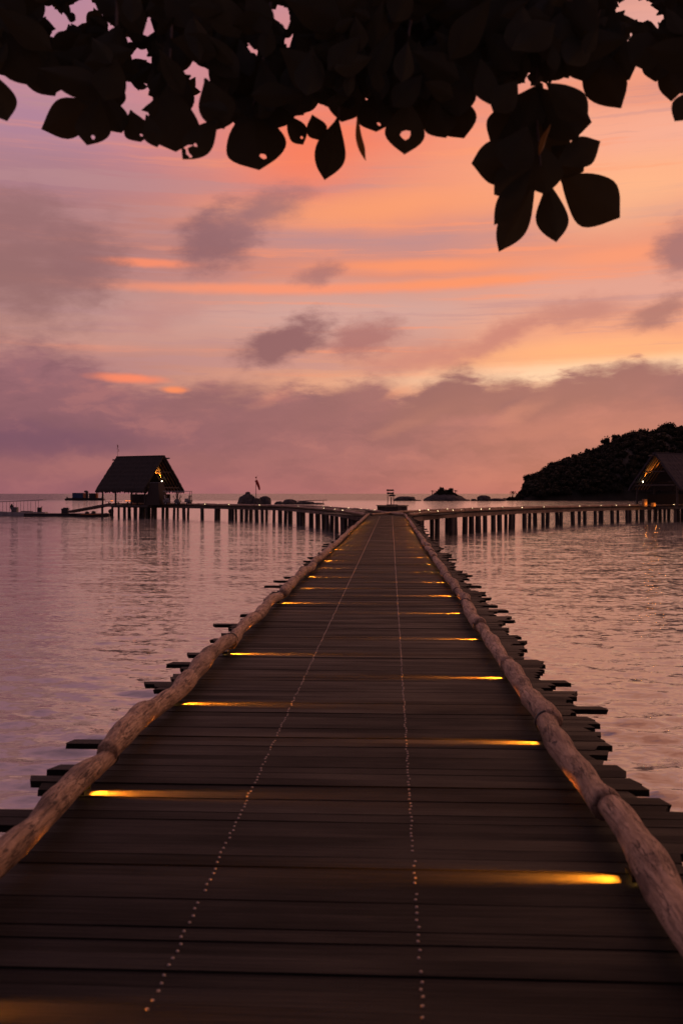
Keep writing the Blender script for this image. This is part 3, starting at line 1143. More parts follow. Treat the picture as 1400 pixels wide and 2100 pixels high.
def deck_light(x, y, sgn, power=1.0):
    """sgn = +1 shines towards +X"""
    y = min(plank_rows, key=lambda q: abs(q[0] - y))[0]
    o = bpy.data.objects.new('deck_light', lamp_house)
    COL.objects.link(o)
    o.parent = jetty
    o.location = (x, y, .004)
    o.rotation_euler = (0, 0, 0 if sgn > 0 else PI)
    l = bpy.data.objects.new('lens', lens_me)
    COL.objects.link(l)
    l.parent = o
    ld = bpy.data.lights.new('deck_beam', 'AREA')
    ld.shape = 'RECTANGLE'
    ld.size = .07
    ld.size_y = .012
    ld.spread = rad(23)
    ld.energy = 7.5 * power
    ld.color = (1.0, .27, .014)
    lo = bpy.data.objects.new('deck_beam', ld)
    COL.objects.link(lo)
    lo.parent = o
    lo.location = (.004, 0, .016)
    tgt = Vector((1.0, 0, -.15))
    lo.rotation_euler = tgt.to_track_quat('-Z', 'Y').to_euler()


k = 0
while 2.97 + 2.3 * k < 70:
    yl = 2.97 + 2.3 * k
    if k != 4:
        deck_light(JL - .12, yl, 1, rj.uniform(.8, 1.15) * (.9 if k == 0 else min(4.2, 1 + yl / 6)))
    if yl + 1.18 < 70:
        deck_light(JR + .085, yl + 1.18, -1, rj.uniform(.8, 1.15) * (min(4.2, 1 + yl / 6)))
    k += 1

# ------------------------------------------------------------------ the two curving walkways


def smooth_curve(pts, step=0.4):
    out = []
    P = [pts[0] * 2 - pts[1]] + pts + [pts[-1] * 2 - pts[-2]]
    for i in range(1, len(P) - 2):
        p0, p1, p2, p3 = P[i - 1:i + 3]
        n = max(2, int((p2 - p1).length / step))
        for j in range(n):
            t = j / n
            out.append(0.5 * ((2 * p1) + (p2 - p0) * t + (2 * p0 - 5 * p1 + 4 * p2 - p3) * t * t + (3 * p1 - p0 - 3 * p2 + p3) * t ** 3))
    out.append(P[-2])
    return out


bulb_me = MB().ball((0, 0, 0), .034, 8, 5).mesh('bulb', M_bulb)


def flat(v):
    return Vector((v.x, v.y, 0))


def walkway(front_px, start, side, pile_px, bulb_px, label, width=2.7, fascia=M_fascia):
    pts = [start] + [flat(on_plane(x, y, SEA)) for x, y in front_px]
    fr = smooth_curve(pts)
    root = empty('curved_walkway', (start.x, start.y, 0))
    tag(root, label, 'walkway')
    bk = []
    for i, p in enumerate(fr):
        d = (fr[min(i + 1, len(fr) - 1)] - fr[max(i - 1, 0)]).normalized()
        nrm = Vector((-d.y, d.x, 0)) * side
        bk.append(p + nrm * width)
    # boards laid across, too far off to tell apart one by one
    pk = MB()
    for i in range(len(fr) - 1):
        nsub = 3
        for s in range(nsub):
            t0, t1 = s / nsub + .02, (s + 1) / nsub - .02
            a0, a1 = fr[i].lerp(fr[i + 1], t0), fr[i].lerp(fr[i + 1], t1)
            b0, b1 = bk[i].lerp(bk[i + 1], t0), bk[i].lerp(bk[i + 1], t1)
            e0 = (a0 - b0).normalized() * (rj.uniform(.05, .32))
            e1 = (b0 - a0).normalized() * (rj.uniform(.05, .32))
            vs = []
            zt = rj.uniform(-.006, .004)
            for z in (zt - .05, zt):
                for q in (a0 + e0, a1 + e0, b1 + e1, b0 + e1):
                    vs.append((q.x, q.y, z))
            if side < 0:
                pk.add(vs, [(0, 1, 2, 3), (7, 6, 5, 4), (0, 4, 5, 1), (1, 5, 6, 2), (2, 6, 7, 3), (3, 7, 4, 0)])
            else:
                pk.add(vs, [(3, 2, 1, 0), (4, 5, 6, 7), (1, 5, 4, 0), (2, 6, 5, 1), (3, 7, 6, 2), (0, 4, 7, 3)])
    pk.build('plank', M_plank, root, kind='stuff', world=True)
    # edge beams, one length after another
    for line, inset in ((fr, .10), (bk, -.10)):
        i = 0
        while i < len(line) - 2:
            j = min(i + 12, len(line) - 1)
            b = MB()
            for q in range(i, j):
                b.beam(line[q] + Vector((0, 0, -.24)), line[q + 1] + Vector((0, 0, -.24)), .12, .34)
            b.build('edge_beam', fascia, root, world=True)
            i = j
    # rail logs on both edges
    for line in (fr, bk):
        i = 0
        while i < len(line) - 3:
            j = min(i + rj.randrange(6, 11), len(line) - 1)
            rr = rj.uniform(.085, .11)
            pts2, rs2 = [], []
            for q in range(i, j + 1):
                p = line[q]
                pts2.append((p.x + rj.uniform(-.03, .03), p.y + rj.uniform(-.03, .03), .03 + rr + rj.uniform(-.01, .02)))
                rs2.append(rr * rj.uniform(.88, 1.1))
            MB().tube(pts2, rs2, 8).build('rail_log', M_log, root, smooth=True, world=True)
            i = j
    prf = [proj((p.x, p.y, 0))[0] for p in fr]
    prb = [proj((p.x, p.y, 0))[0] for p in bk]
    for n, px in enumerate(pile_px):
        back = n % 3 == 2
        line, pr = (bk, prb) if back else (fr, prf)
        q = min(range(len(line)), key=lambda i: abs(pr[i] - px))
        p = line[q] + (fr[q] - bk[q]).normalized() * (-.12 if not back else .12)
        rr = rj.uniform(.16, .24)
        MB().tube([(p.x + rj.uniform(-.10, .10), p.y, SEA - 1.5), (p.x, p.y, -.38)], [rr * 1.08, rr], 8).build('pile', M_pile, root, world=True)
    for n, px in enumerate(bulb_px):
        back = px[1] > 0
        line, pr = (bk, prb) if back else (fr, prf)
        q = min(range(len(line)), key=lambda i: abs(pr[i] - px[0]))
        p = line[q]
        cdir = (Vector((0, 0, 0)) - p).normalized()
        o = bpy.data.objects.new('bulb', bulb_me)
        COL.objects.link(o)
        o.parent = root
        o.location = Vector((p.x, p.y, .20)) + cdir * .16 - root.location
    return fr, bk


left_piles = [253, 264, 277, 287.5, 294, 305, 316, 335, 341, 358, 374, 386, 413, 441, 452, 468, 474, 484, 493.6, 504.6, 515, 526, 537.5, 547.5, 561, 572, 577,
              583, 592, 598, 609, 615, 625, 636, 647, 655, 660, 668, 672, 678, 686, 693, 700, 705, 711, 716, 722, 728]
right_piles = [862, 868, 880, 889, 899, 912.5, 929, 936, 951, 957, 970, 977, 983, 996, 1008, 1014.6, 1024.6, 1032.5, 1049, 1055, 1071, 1078, 1089, 1095, 1115.7,
               1126, 1139.6, 1151, 1175, 1184, 1199, 1222, 1228.6, 1234.6, 1257.5, 1263.6, 1286, 1292.5, 1314, 1320, 1331, 1339, 1348, 1354, 1367, 1383, 1390, 1397]
left_b = [(300, 0), (332, 0), (365, 0), (419, 0), (447, 1), (468, 0), (533, 0), (612, 0), (640, 1), (663, 1), (664, 0), (679, 1), (687, 0), (702, 0), (715, 1), (724, 0), (733, 0), (741, 1), (753, 1), (768, 1)]
right_b = [(850, 0), (856, 0), (860, 0), (859, 1), (879, 1), (882, 0), (898, 0), (917, 1), (929, 0), (946, 0), (967, 1), (986, 0), (1005, 0), (1032, 1), (1071, 0), (1115, 0), (1187, 0), (1208, 0), (1233, 0), (1262, 0), (1290, 0), (1319, 0), (1380, 0)]
LF, LB = walkway([(690, 1094), (650, 1085), (600, 1076), (560, 1072), (500, 1069.5), (430, 1066.5), (330, 1063.5), (232, 1062)],
                 Vector((-1.75, 69.5, 0)), -1, left_piles, left_b, 'curved plank walkway on dark piles leading left to the thatched hut with the flag', fascia=M_beam)
RF, RB = walkway([(905, 1101), (950, 1096), (1020, 1089), (1085, 1083), (1200, 1075.5), (1300, 1071), (1400, 1068), (1500, 1066)],
                 Vector((1.25, 69.5, 0)), 1, right_piles, right_b, 'curved plank walkway with pale edge beam leading right to the hut below the headland')

# deck that joins the three arms
junction = empty('junction_deck', (-.25, 76, 0))
tag(junction, 'small plank deck where the jetty meets both curved walkways', 'deck')
b = MB()
yy = 71.05
while yy < 88.5:
    hw = 1.7 + (yy - 71) * .42 if yy < 80 else max(1.4, 5.5 - (yy - 80) * .30)
    b.box((-.25 + (yy - 71) * .0, yy, -.03), (hw * 2, .12, .05))
    yy += .126
b.build('plank', M_plank, junction, kind='stuff', world=True)
b = MB()
for xx in (-2.8, -1.2, .7, 2.3):
    b.tube([(xx, 80, SEA - 1), (xx, 80, -.06)], .14, 7)
b.build('pile', M_pile, junction, kind='stuff', world=True)

# planter box with plank sides in the middle of the junction
pc = at(804, HOR, 83.5)
PW = 62 / F * 83
pb = empty('planter_box', (pc.x, pc.y, 0))
tag(pb, 'low dark wooden planter box at the far end of the jetty', 'planter')
nb = 16
for i in range(nb):
    x = -PW / 2 + PW * (i + .5) / nb
    MB().box((x, -.6 + (0.18 if abs(x) > PW * .3 else 0), .29), (PW / nb * .93, .05, .56 + rj.uniform(-.02, .02))).build('side_board', M_fascia if x > PW * .2 else M_beam, pb)
MB().box((0, .12, .25), (PW * .96, 1.1, .5)).build('fill', M_beam, pb)
MB().box((0, .02, .60), (PW * 1.07, 1.5, .05)).build('rim', M_beam, pb)
MB().box((-.02, .1, .65), (.95, .8, .06)).build('pedestal', M_beam, pb)

# tiered stand on the planter
ts = empty('tiered_stand', (pc.x - .15, pc.y + .1, .68))
tag(ts, 'slim stand with three uneven dark trays on thin legs, standing on the planter', 'stand')
for sx_, sy_ in ((-.26, -.2), (-.2, .2), (.24, .2), (.28, -.2)):
    MB().tube([(sx_, sy_, 0), (sx_ * .95, sy_, 1.08)], .018, 6).build('leg', M_dark, ts)
MB().tube([(.05, 0, 0), (.05, 0, .62)], .045, 7).build('post', M_dark, ts)
for zc, xo, ww, tl in ((.72, .12, .50, -.03), (.90, -.02, .55, .05), (1.16, -.02, .62, -.02)):
    q = MB().box((xo, 0, zc), (ww, .5, .07), ry=tl)
    for s in (-1, 0, 1):
        q.ball((xo + s * ww * .3, rj.uniform(-.1, .1), zc + .045), .11, 6, 4, (1.2, 1, .6), .3)
    q.build('tray', M_dark, ts)

# ------------------------------------------------------------------ thatched huts


def thatch_slope(L_top, L_bot, top, bot, seed, mat, thick=.22, nx=90, ny=16):
    """one roof plane: local X along the ridge; top/bot = (y, z); ragged lower edge, uneven courses"""
    r = random.Random(seed)
    b = MB()
    rag = [r.uniform(0, .32) for _ in range(nx + 1)]
    side = 1 if bot[0] > 0 else -1
    for layer in (0, 1):
        for j in range(ny + 1):
            t = j / ny
            for i in range(nx + 1):
                x = (i / nx - .5) * (L_top + (L_bot - L_top) * t)
                y = top[0] + (bot[0] - top[0]) * t
                z = top[1] + (bot[1] - top[1]) * t
                if j == ny:
                    z -= rag[i]
                    y += side * rag[i] * .25
                step = (.06 * ((t * 8) % 1)) if layer == 1 else 0
                off = (thick + step + r.uniform(-.03, .03)) if layer == 1 else 0
                b.v.append((x + r.uniform(-.02, .02), y + side * off * .75, z + off * .6))
    n = (nx + 1) * (ny + 1)
    for j in range(ny):
        for i in range(nx):
            a = j * (nx + 1) + i
            q = (a, a + 1, a + nx + 2, a + nx + 1)
            b.f.append(q if side > 0 else q[::-1])
            q2 = tuple(v + n for v in reversed(q))
            b.f.append(q2 if side > 0 else q2[::-1])
    ring = [i for i in range(nx + 1)] + [(j + 1) * (nx + 1) - 1 for j in range(1, ny + 1)] + [ny * (nx + 1) + i for i in reversed(range(nx))] + [j * (nx + 1) for j in reversed(range(1, ny))]
    for a, c2 in zip(ring, ring[1:] + ring[:1]):
        q = (a, a + n, c2 + n, c2)
        b.f.append(q if side > 0 else q[::-1])
    return b


def hut(apex_px, apex_py, d, theta, mirror, L, W, eave_z, label, mat, porch=True, flag=False, seed=1, inset=2.3):
    apex = at(apex_px, apex_py, d)
    ang = YAW - theta if not mirror else YAW + PI + theta
    ux = Vector((math.cos(ang), math.sin(ang), 0))
    cpos = flat(apex) - ux * (L / 2)
    H = apex.z
    root = empty('thatched_hut', (cpos.x, cpos.y, 0), ang)
    tag(root, label, 'hut')
    hw = W / 2
    near = 1 if mirror else -1          # local side that faces the viewer
    for s in (-1, 1):
        thatch_slope(L, L + .1, (0, H - .18), (s * (hw + .35), eave_z), seed + s, mat).build('thatched_roof', mat, root)
    MB().box((0, 0, H - .05), (L - .1, .55, .16)).build('ridge_cap', mat, root)
    MB().tube([(-L / 2 - .85, 0, H - .48), (L / 2 + .95, 0, H - .42)], .10, 7).build('ridge_pole', M_pile, root)
    for s in (-1, 1):
        zz = eave_z + 1.15
        yy = s * (hw * (H - zz) / (H - eave_z))
        MB().tube([(-L / 2 - .5, yy, zz - .25), (L / 2 + .5, yy, zz - .2)], .085, 6).build('purlin', M_pile, root)
    # rafters of the open gable
    for k in range(6):
        x = L / 2 - .25 - k * .55
        for s in (-1, 1):
            MB().beam((x, s * .12, H - .45), (x, s * (hw + .1), eave_z + .0), .09, .12).build('rafter', M_rafter if k > 0 else M_pile, root)
    # tie beam and loft rail
    for x in (L / 2 - .2, 0, -L / 2 + .4):
        MB().beam((x, -hw * .86, eave_z + .55), (x, hw * .86, eave_z + .55), .14, .16).build('tie_beam', M_pile, root)
    zc = H - 2.35
    yy = hw * (H - zc) / (H - eave_z) * .85
    MB().beam((L / 2 - .15, -yy, zc), (L / 2 - .15, yy, zc), .10, .12).build('collar_beam', M_pile, root)
    # dark woven screen closing the lower part of the gable
    b = MB()
    zl, zh = eave_z + .55, H - 3.9
    for xq in (L / 2 - 3.0, L / 2 - 2.92):
        for yq, zq in ((-hw * .93, zl), (hw * .93, zl), (hw * (H - zh) / (H - eave_z) * .9, zh), (-hw * (H - zh) / (H - eave_z) * .9, zh)):
            b.v.append((xq, yq, zq))
    b.f = [(3, 2, 1, 0), (4, 5, 6, 7), (0, 1, 5, 4), (1, 2, 6, 5), (2, 3, 7, 6), (3, 0, 4, 7)]
    b.build('gable_screen', M_wall, root)
    # posts
    for x in (-L / 2 + .5, -L / 6, L / 6, L / 2 - .5):
        for s in (-1, 1):
            MB().tube([(x, s * (hw - .45), -.3), (x, s * (hw - .5), eave_z + .5)], [.14, .11], 8).build('post', M_pile, root)
    # floor and its piles
    MB().box((0, 0, -.17), (L + .6, W - .2, .25)).build('floor', M_pile, root)
    for x in (-L / 2 + .3, -L / 4, 0, L / 4, L / 2 - .3):
        for s in (-1, 0, 1):
            MB().tube([(x, s * (hw - .6), SEA - 1.2), (x, s * (hw - .6), -.29)], .17, 7).build('pile', M_pile, root)
    # low rail and a back partition
    MB().box((-L * .12, -near * (hw - .65), .72), (L * .86, .08, 1.55)).build('partition', M_wall, root)
    for k in range(4):
        MB().box((-L / 2 + 1.1 + k * L * .2, near * (hw - 1.1), .42), (.95, .6, .06)).box((-L / 2 + 1.1 + k * L * .2, near * (hw - 1.1), .2), (.12, .12, .4)).build('table', M_wall, root)
    # lamps of the hut: a bulb below the gable, glowing fittings under the eaves
    lp = (L / 2 - inset, -near * (hw * 3.6 / (H - eave_z) - .55), H - 3.6)
    bo_ = MB().ball(lp, .075, 10, 6).build('bulb', M_hutbulb, root)
    MB().tube([(lp[0], lp[1], lp[2] + .08), (lp[0], lp[1], H - 2.3)], .012, 5).build('flex', M_dark, root)
    ld = bpy.data.lights.new('gable_lamp', 'SPOT')
    ld.energy = 700 if mirror else 2400
    ld.spot_size = rad(48)
    ld.spot_blend = .6
    ld.shadow_soft_size = .08
    ld.color = (1.0, .36, .06)
    lo = bpy.data.objects.new('gable_lamp', ld)
    COL.objects.link(lo)
    lo.parent = root
    lo.location = (lp[0] - .05, lp[1], lp[2] + .12)
    tg = Vector((-.25, near * .80, 1.25))
    lo.rotation_euler = tg.to_track_quat('-Z', 'Y').to_euler()
    for x in (-L * .33, -L * .02, L * .05):
        MB().box((x, near * (hw - 1.3), .56), (.36, .12, .09)).build('lantern', M_lantern, root)
    if porch:
        # flat-topped thatched kiosk in front of the gable
        b = MB()
        x0, y0 = L / 2 + 1.2, near * (hw - 1.0)
        for j, (hwx, z) in enumerate(((1.25, 0.0), (1.05, 1.3), (.70, 3.05))):
            for i, j2 in ((-1, -1), (1, -1), (1, 1), (-1, 1)):
                b.v.append((x0 + i * hwx, y0 + j2 * hwx * .8, z))
        for j in range(2):
            for i in range(4):
                a = j * 4 + i
                c2 = j * 4 + (i + 1) % 4
                b.f.append((a, c2, c2 + 4, a + 4))
        b.f += [(8, 9, 10, 11), (3, 2, 1, 0)]
        b.build('kiosk_wall', M_wall, root)
        MB().box((x0, y0, 3.09), (1.55, 1.25, .08)).build('kiosk_roof', M_grey, root)
    if flag:
        MB().tube([(-L / 2 + .1, 0, H - .5), (-L / 2 + .02, 0, H + 1.75)], .022, 6).build('flag_pole', M_dark, root)
        f = MB()
        prev = None
        for j in range(7):
            t = j / 6
            z0 = H + 1.70 - t * .95
            x = -L / 2 + .0 + t * .26
            f.v += [(x - .02 + .02 * math.sin(j), .02 * math.sin(j * 1.7), z0 + .14), (x + .17 - t * .08, .05 * math.cos(j * 1.3), z0 - .12)]
        f.f = [(2 * j, 2 * j + 1, 2 * j + 3, 2 * j + 2) for j in range(6)]
        f.build('flag', M_red, root)
        MB().ball((-L / 2 - .15, near * .1, H - .35), .075, 8, 5).build('ridge_bulb', M_hutbulb, root)
    return root


hut(337, 934, 141, rad(29), False, 8.7, 8.1, 1.88, 'big thatched hut with a flag on its ridge at the end of the left walkway', M_thatch, flag=True, seed=10)
hut(1340, 928, 124, rad(32), True, 11.0, 7.2, 2.1, 'thatched hut half cut off by the right edge, below the wooded headland', M_thatch2, porch=False, seed=30, inset=.6)

# lit stools by the right-hand hut
for px, hgt, lab in ((1321, .9, 'tall warm lit drum at the left foot of the right hut'), (1339, .45, 'low warm lit drum just right of the taller drum at the right hut')):
    p = at(px, HOR, 121.5)
    r0 = empty('lantern_drum', (p.x, p.y, .0))
    tag(r0, lab, 'lantern', 'drums glowing at the right hut')
    MB().tube([(0, 0, 0), (0, 0, hgt * .5), (0, 0, hgt)], [.28, .33, .30], 12).build('shade', M_rafter, r0)
    MB().tube([(0, 0, hgt), (0, 0, hgt + .03)], .31, 12).build('top', M_beam, r0)
    ld = bpy.data.lights.new('drum_lamp', 'POINT')
    ld.energy = 9
    ld.color = (1, .36, .06)
    ld.shadow_soft_size = .05
    lo = bpy.data.objects.new('drum_lamp', ld)
    COL.objects.link(lo)
    lo.parent = r0
    lo.location = (.15, -.55, hgt * .35)


def buggy(px, d, label, rz):
    p = at(px, HOR, d)
    r0 = empty('golf_cart', (p.x, p.y, .02), rz)
    tag(r0, label, 'golf cart', 'golf carts beside the thatched hut')
    b = MB()
    prof = [(-1.15, .35), (-1.15, .72), (-.35, .78), (-.30, .45), (.35, .45), (.55, .85), (1.1, .70), (1.2, .35)]
    n = len(prof)
    for s in (-.55, .55):
        b.v += [(x, s, z) for x, z in prof]
    b.f += [tuple(range(n)), tuple(reversed(range(n, 2 * n)))]
    b.f += [(i, i + n, (i + 1) % n + n, (i + 1) % n) for i in range(n)]
    b.build('body', M_grey, r0)
    MB().box((-.62, 0, .84), (.55, 1.0, .12)).build('seat', M_white, r0)
    MB().box((-.92, 0, 1.12), (.10, 1.0, .42), ry=-.15).build('backrest', M_white, r0)
    MB().box((-.15, 0, 1.88), (1.95, 1.2, .07)).build('roof', M_white, r0)
    for s in (-.52, .52):
        MB().beam((.70, s, .8), (.45, s, 1.86), .05, .05).build('pillar', M_dark, r0)
        MB().beam((-1.05, s, .72), (-1.0, s, 1.86), .05, .05).build('pillar', M_dark, r0)
        for x in (-.8, .8):
            wv = MB().tube([(x, s - .09, .24), (x, s + .09, .24)], .24, 14).build('wheel', M_tyre, r0)
            MB().tube([(x, s - .10, .24), (x, s + .10, .24)], .11, 10).build('rim', M_white, wv)
    MB().tube([(.5, .2, .8), (.25, .2, 1.15)], .03, 6).ball((.24, .2, 1.17), .15, 8, 4, (.4, 1, 1)).build('steering', M_dark, r0)


buggy(352, 136.5, 'white roofed golf cart parked close against the thatched kiosk', YAW + .15)
buggy(376, 135.5, 'white roofed golf cart parked clear of the hut, right of the other cart', YAW + PI - .1)

# ------------------------------------------------------------------ boats, pontoon and barge on the left
DB = 155.0


def hull(L, Wd, H, sheer=.35, n=14):
    b = MB()
    for i in range(n + 1):
        t = i / n
        x = (t - .5) * L
        wv = Wd / 2 * (1 - max(0, (.35 - t) / .35) ** 2.2) * (1 - .15 * max(0, (t - .8) / .2))
        z = H + sheer * max(0, (.45 - t) / .45) ** 2
        wv = max(wv, .03)
        b.v += [(x, -wv, z), (x, -wv * .72, -.25), (x, wv * .72, -.25), (x, wv, z), (x, wv - .08 if wv > .1 else wv * .5, z), (x, -(wv - .08 if wv > .1 else wv * .5), z)]
    for i in range(n):
        a = i * 6
        for j, k2 in ((0, 1), (1, 2), (2, 3), (3, 4), (5, 0)):
            b.f.append((a + j, a + k2, a + 6 + k2, a + 6 + j)[::-1])
        b.f.append((a + 4, a + 5, a + 11, a + 10)[::-1])
    e = n * 6
    b.f.append((e, e + 3, e + 2, e + 1)[::-1])
    return b


p = at(33, HOR, DB)
bt = empty('canopy_boat', (p.x, p.y, SEA), YAW)
tag(bt, 'pale open boat with a thin flat canopy moored at the left edge', 'boat')
hull(9.5, 1.9, .62, .55).build('hull', M_white, bt)
MB().beam((-2.9, 0, 2.18), (4.5, 0, 2.50), 1.7, .09).build('canopy', M_grey, bt)
for x in (-2.3, -1.2, -.1, 1.0, 2.1, 3.3):
    for s in (-.75, .75):
        MB().tube([(x, s, .55), (x, s, 2.16 + (x + 2.9) * .043)], .028, 5).build('canopy_post', M_dark, bt)
MB().box((-.15, 0, 1.0), (.85, .9, .75)).build('console', M_grey, bt)
MB().box((3.7, 0, .95), (.6, .5, .75)).tube([(3.95, .1, 1.3), (4.1, .1, 1.55)], .05, 5).build('engine', M_dark, bt)
MB().box((1.7, 0, .72), (1.6, 1.2, .12)).build('bench', M_dark, bt)


def person_seat(px, d, label):
    p = at(px, HOR, d)
    me = bpy.data.meshes.new('person')
    J = [(0, 0, .95), (0, -.02, 1.28), (0, 0, 1.42), (0, -.02, 1.62), (.17, 0, 1.36), (.24, -.05, 1.10), (.14, -.22, .98), (-.17, 0, 1.36), (-.24, -.05, 1.10), (-.14, -.22, .98),
         (.10, -.02, .90), (.12, -.40, .86), (.12, -.42, .46), (-.10, -.02, .90), (-.12, -.40, .86), (-.12, -.42, .46)]
    E = [(0, 1), (1, 2), (2, 3), (2, 4), (4, 5), (5, 6), (2, 7), (7, 8), (8, 9), (0, 10), (10, 11), (11, 12), (0, 13), (13, 14), (14, 15)]
    R_ = [.15, .17, .07, .11, .075, .05, .035, .075, .05, .035, .10, .08, .05, .10, .08, .05]
    me.from_pydata(J, E, [])
    o = bpy.data.objects.new('person', me)
    COL.objects.link(o)
    md = o.modifiers.new('skin', 'SKIN')
    o.modifiers.new('sub', 'SUBSURF').levels = 1
    for v, r in zip(me.skin_vertices[0].data, R_):
        v.radius = (r, r * .85)
    me.skin_vertices[0].data[0].use_root = True
    me.materials.append(M_dark)
    o.location = (p.x, p.y, SEA + .05)
    o.rotation_euler = (0, 0, YAW + .9)
    o.scale = (1.15, 1.15, 1.15)
    tag(o, label, 'person')


person_seat(24.5, DB, 'person in dark clothes sitting under the boat canopy')

p = at(140, HOR, DB - 3)
pn = empty('pontoon', (p.x, p.y, SEA), YAW)
tag(pn, 'low dark floating pontoon between the canopy boat and the hut', 'pontoon')
pw_ = (236 - 62) / F * (DB - 3)
ns = 26
for i in range(ns):
    MB().box((-pw_ / 2 + pw_ * (i + .5) / ns, 0, .42), (pw_ / ns * .92, 1.9, .09)).build('board', M_beam, pn)
for s in (-.7, .7):
    MB().tube([(-pw_ / 2, s, .12), (pw_ / 2, s, .12)], .27, 9).build('float', M_dark, pn)
p = at(134, HOR, DB - 3)
cr0 = empty('crate', (p.x, p.y, SEA + .47), YAW)
tag(cr0, 'dark mooring crate standing at the foot of the gangway', 'crate')
MB().box((0, 0, .32), (.95, .8, .62)).build('box', M_dark, cr0)
MB().box((0.06, 0, .68), (1.15, .9, .10)).box((.1, 0, .80), (.7, .5, .14)).build('lid', M_dark, cr0)

a = at(146, HOR, DB - 4)
b_ = at(234, HOR, DB - 9)
gw = empty('gangway', (a.x, a.y, SEA + .5))
tag(gw, 'sloping gangway rising from the pontoon to the hut deck', 'gangway')
A = Vector((a.x, a.y, SEA + .62))
B = Vector((b_.x, b_.y, -.05))
MB().beam(A, B, 1.3, .12).build('ramp', M_beam, gw, world=True)
for s in (-.6, .6):
    sd = (B - A).cross(Vector((0, 0, 1))).normalized() * s
    MB().beam(A + sd + Vector((0, 0, .12)), B + sd + Vector((0, 0, .14)), .10, .30).build('side_beam', M_beam, gw, world=True)
    for k in range(9):
        q = A.lerp(B, k / 8) + sd
        MB().tube([q, q + Vector((0, 0, 1.0))], .012, 5).build('stanchion', M_dark, gw, world=True)

p = at(190, HOR, DB - 6)
ob = empty('dinghy', (p.x, p.y, SEA), YAW + PI)
tag(ob, 'small dinghy with an orange stripe under the gangway', 'boat')
hull(4.4, 1.3, .40, .2).build('hull', M_dark, ob)
MB().box((.1, .665, .40), (2.9, .05, .14)).build('stripe', M_orange, ob)
MB().ball((.8, 0, .6), .26, 8, 5, (1.3, 1, .8), .15).ball((-.2, .1, .65), .3, 8, 5, (1.2, 1, .8), .2).build('bundle', M_grey, ob)
p = at(228, HOR, DB - 7)
oe = empty('outboard_motor', (p.x, p.y, SEA + .25), YAW)
tag(oe, 'dark outboard motor raised beside the first pile of the hut deck', 'motor')
MB().ball((0, 0, .6), .42, 10, 7, (1, .8, .85)).build('cowl', M_dark, oe)
MB().tube([(0, 0, .4), (.15, 0, 0), (.35, 0, -.35)], [.15, .11, .08], 7).build('shaft', M_dark, oe)
MB().box((.45, 0, -.30), (.5, .08, .18), ry=.4).build('fin', M_dark, oe)

DG = 500.0
p = at(174, HOR, DG)
bg = empty('work_barge', (p.x, p.y, SEA), YAW)
tag(bg, 'flat work barge floating out at sea left of the thatched hut', 'barge')
k_ = DG / F
b = MB()
for x, h in ((-38, .8), (-34, 1.25), (36, 1.25), (39, .9)):
    b.v += [(x * k_, -2.4, h * 1.0), (x * k_, -2.2, -.4), (x * k_, 2.2, -.4), (x * k_, 2.4, h)]
for i in range(3):
    a4 = i * 4
    for j in range(4):
        j2 = (j + 1) % 4
        b.f.append((a4 + j, a4 + j2, a4 + 4 + j2, a4 + 4 + j)[::-1])
b.f += [(0, 1, 2, 3)[::-1], (12, 13, 14, 15)]
b.build('hull', M_dark, bg)
for s in (-36, 36):
    MB().cyl((s * k_, 0, 1.1), .35, .7, 8).build('bollard', M_dark, bg)
dk = SEA + 1.25


def on_barge(name, px, label, cat):
    p = at(px, HOR, DG)
    r0 = empty(name, (p.x, p.y, dk), YAW)
    return tag(r0, label, cat)


r0 = on_barge('container', 160.5, 'long blue container on the left half of the barge', 'container')
MB().box((0, 0, 1.25), (21 * k_, 2.4, 2.5)).build('body', M_blue, r0)
for i in range(12):
    MB().box((-10 * k_ + i * 20 * k_ / 11, -1.22, 1.25), (.14, .06, 2.3)).build('rib', M_blue, r0)
MB().box((0, 0, 2.53), (21.4 * k_, 2.5, .07)).build('roof', M_dark, r0)
r0 = on_barge('wheelhouse', 176, 'small pale wheelhouse with a dark domed top in the middle of the barge', 'cabin')
MB().box((-.4, 0, 1.25), (1.2, 1.6, 2.5)).build('cabin', M_orange, r0)
MB().box((.75, 0, 1.6), (1.0, 1.6, 3.2)).ball((.2, 0, 3.2), 1.1, 9, 5, (1, .7, .55)).build('tank', M_dark, r0)
r0 = on_barge('container', 190, 'dark low container on the right half of the barge', 'container')
MB().box((0, 0, 1.15), (12 * k_, 2.4, 2.3)).build('body', M_dark, r0)
MB().box((0, 0, 2.33), (12.4 * k_, 2.5, .07)).build('roof', M_grey, r0)
r0 = on_barge('drum', 199, 'orange drum at the right end of the barge', 'drum')
MB().tube([(0, 0, 0), (0, 0, .1), (0, 0, 2.2), (0, 0, 2.35)], [.62, .7, .7, .6], 12).build('body', M_orange, r0)
MB().tube([(0, 0, 2.36), (0, 0, 2.48)], .3, 8).build('cap', M_dark, r0)

# ------------------------------------------------------------------ the sea-almond tree overhead
tree_at = Vector((-4.6, -2.2, -0.25))
alm = empty('almond_tree', tree_at)
tag(alm, 'big leaved tree hanging its dark leaves over the near end of the jetty', 'tree')
tp = [tree_at + Vector((0, 0, -.5)), tree_at + Vector((.05, .1, .6)), tree_at + Vector((.2, .2, 1.9)), tree_at + Vector((.35, .5, 3.3)), tree_at + Vector((.5, .6, 4.8))]
MB().tube(tp, [.34, .25, .20, .17, .12], 12, True, lambda i, k: 1 + .06 * math.sin(k * 2.1 + i)).build('trunk', M_bark, alm, smooth=True, world=True)
TRS = {}


def branch(pts, r0, r1):
    pts = [Vector(p) for p in pts]
    rs_ = [r0 + (r1 - r0) * i / (len(pts) - 1) for i in range(len(pts))]
    MB().tube(pts, rs_, 8).build('branch', M_bark, alm, smooth=True, world=True)


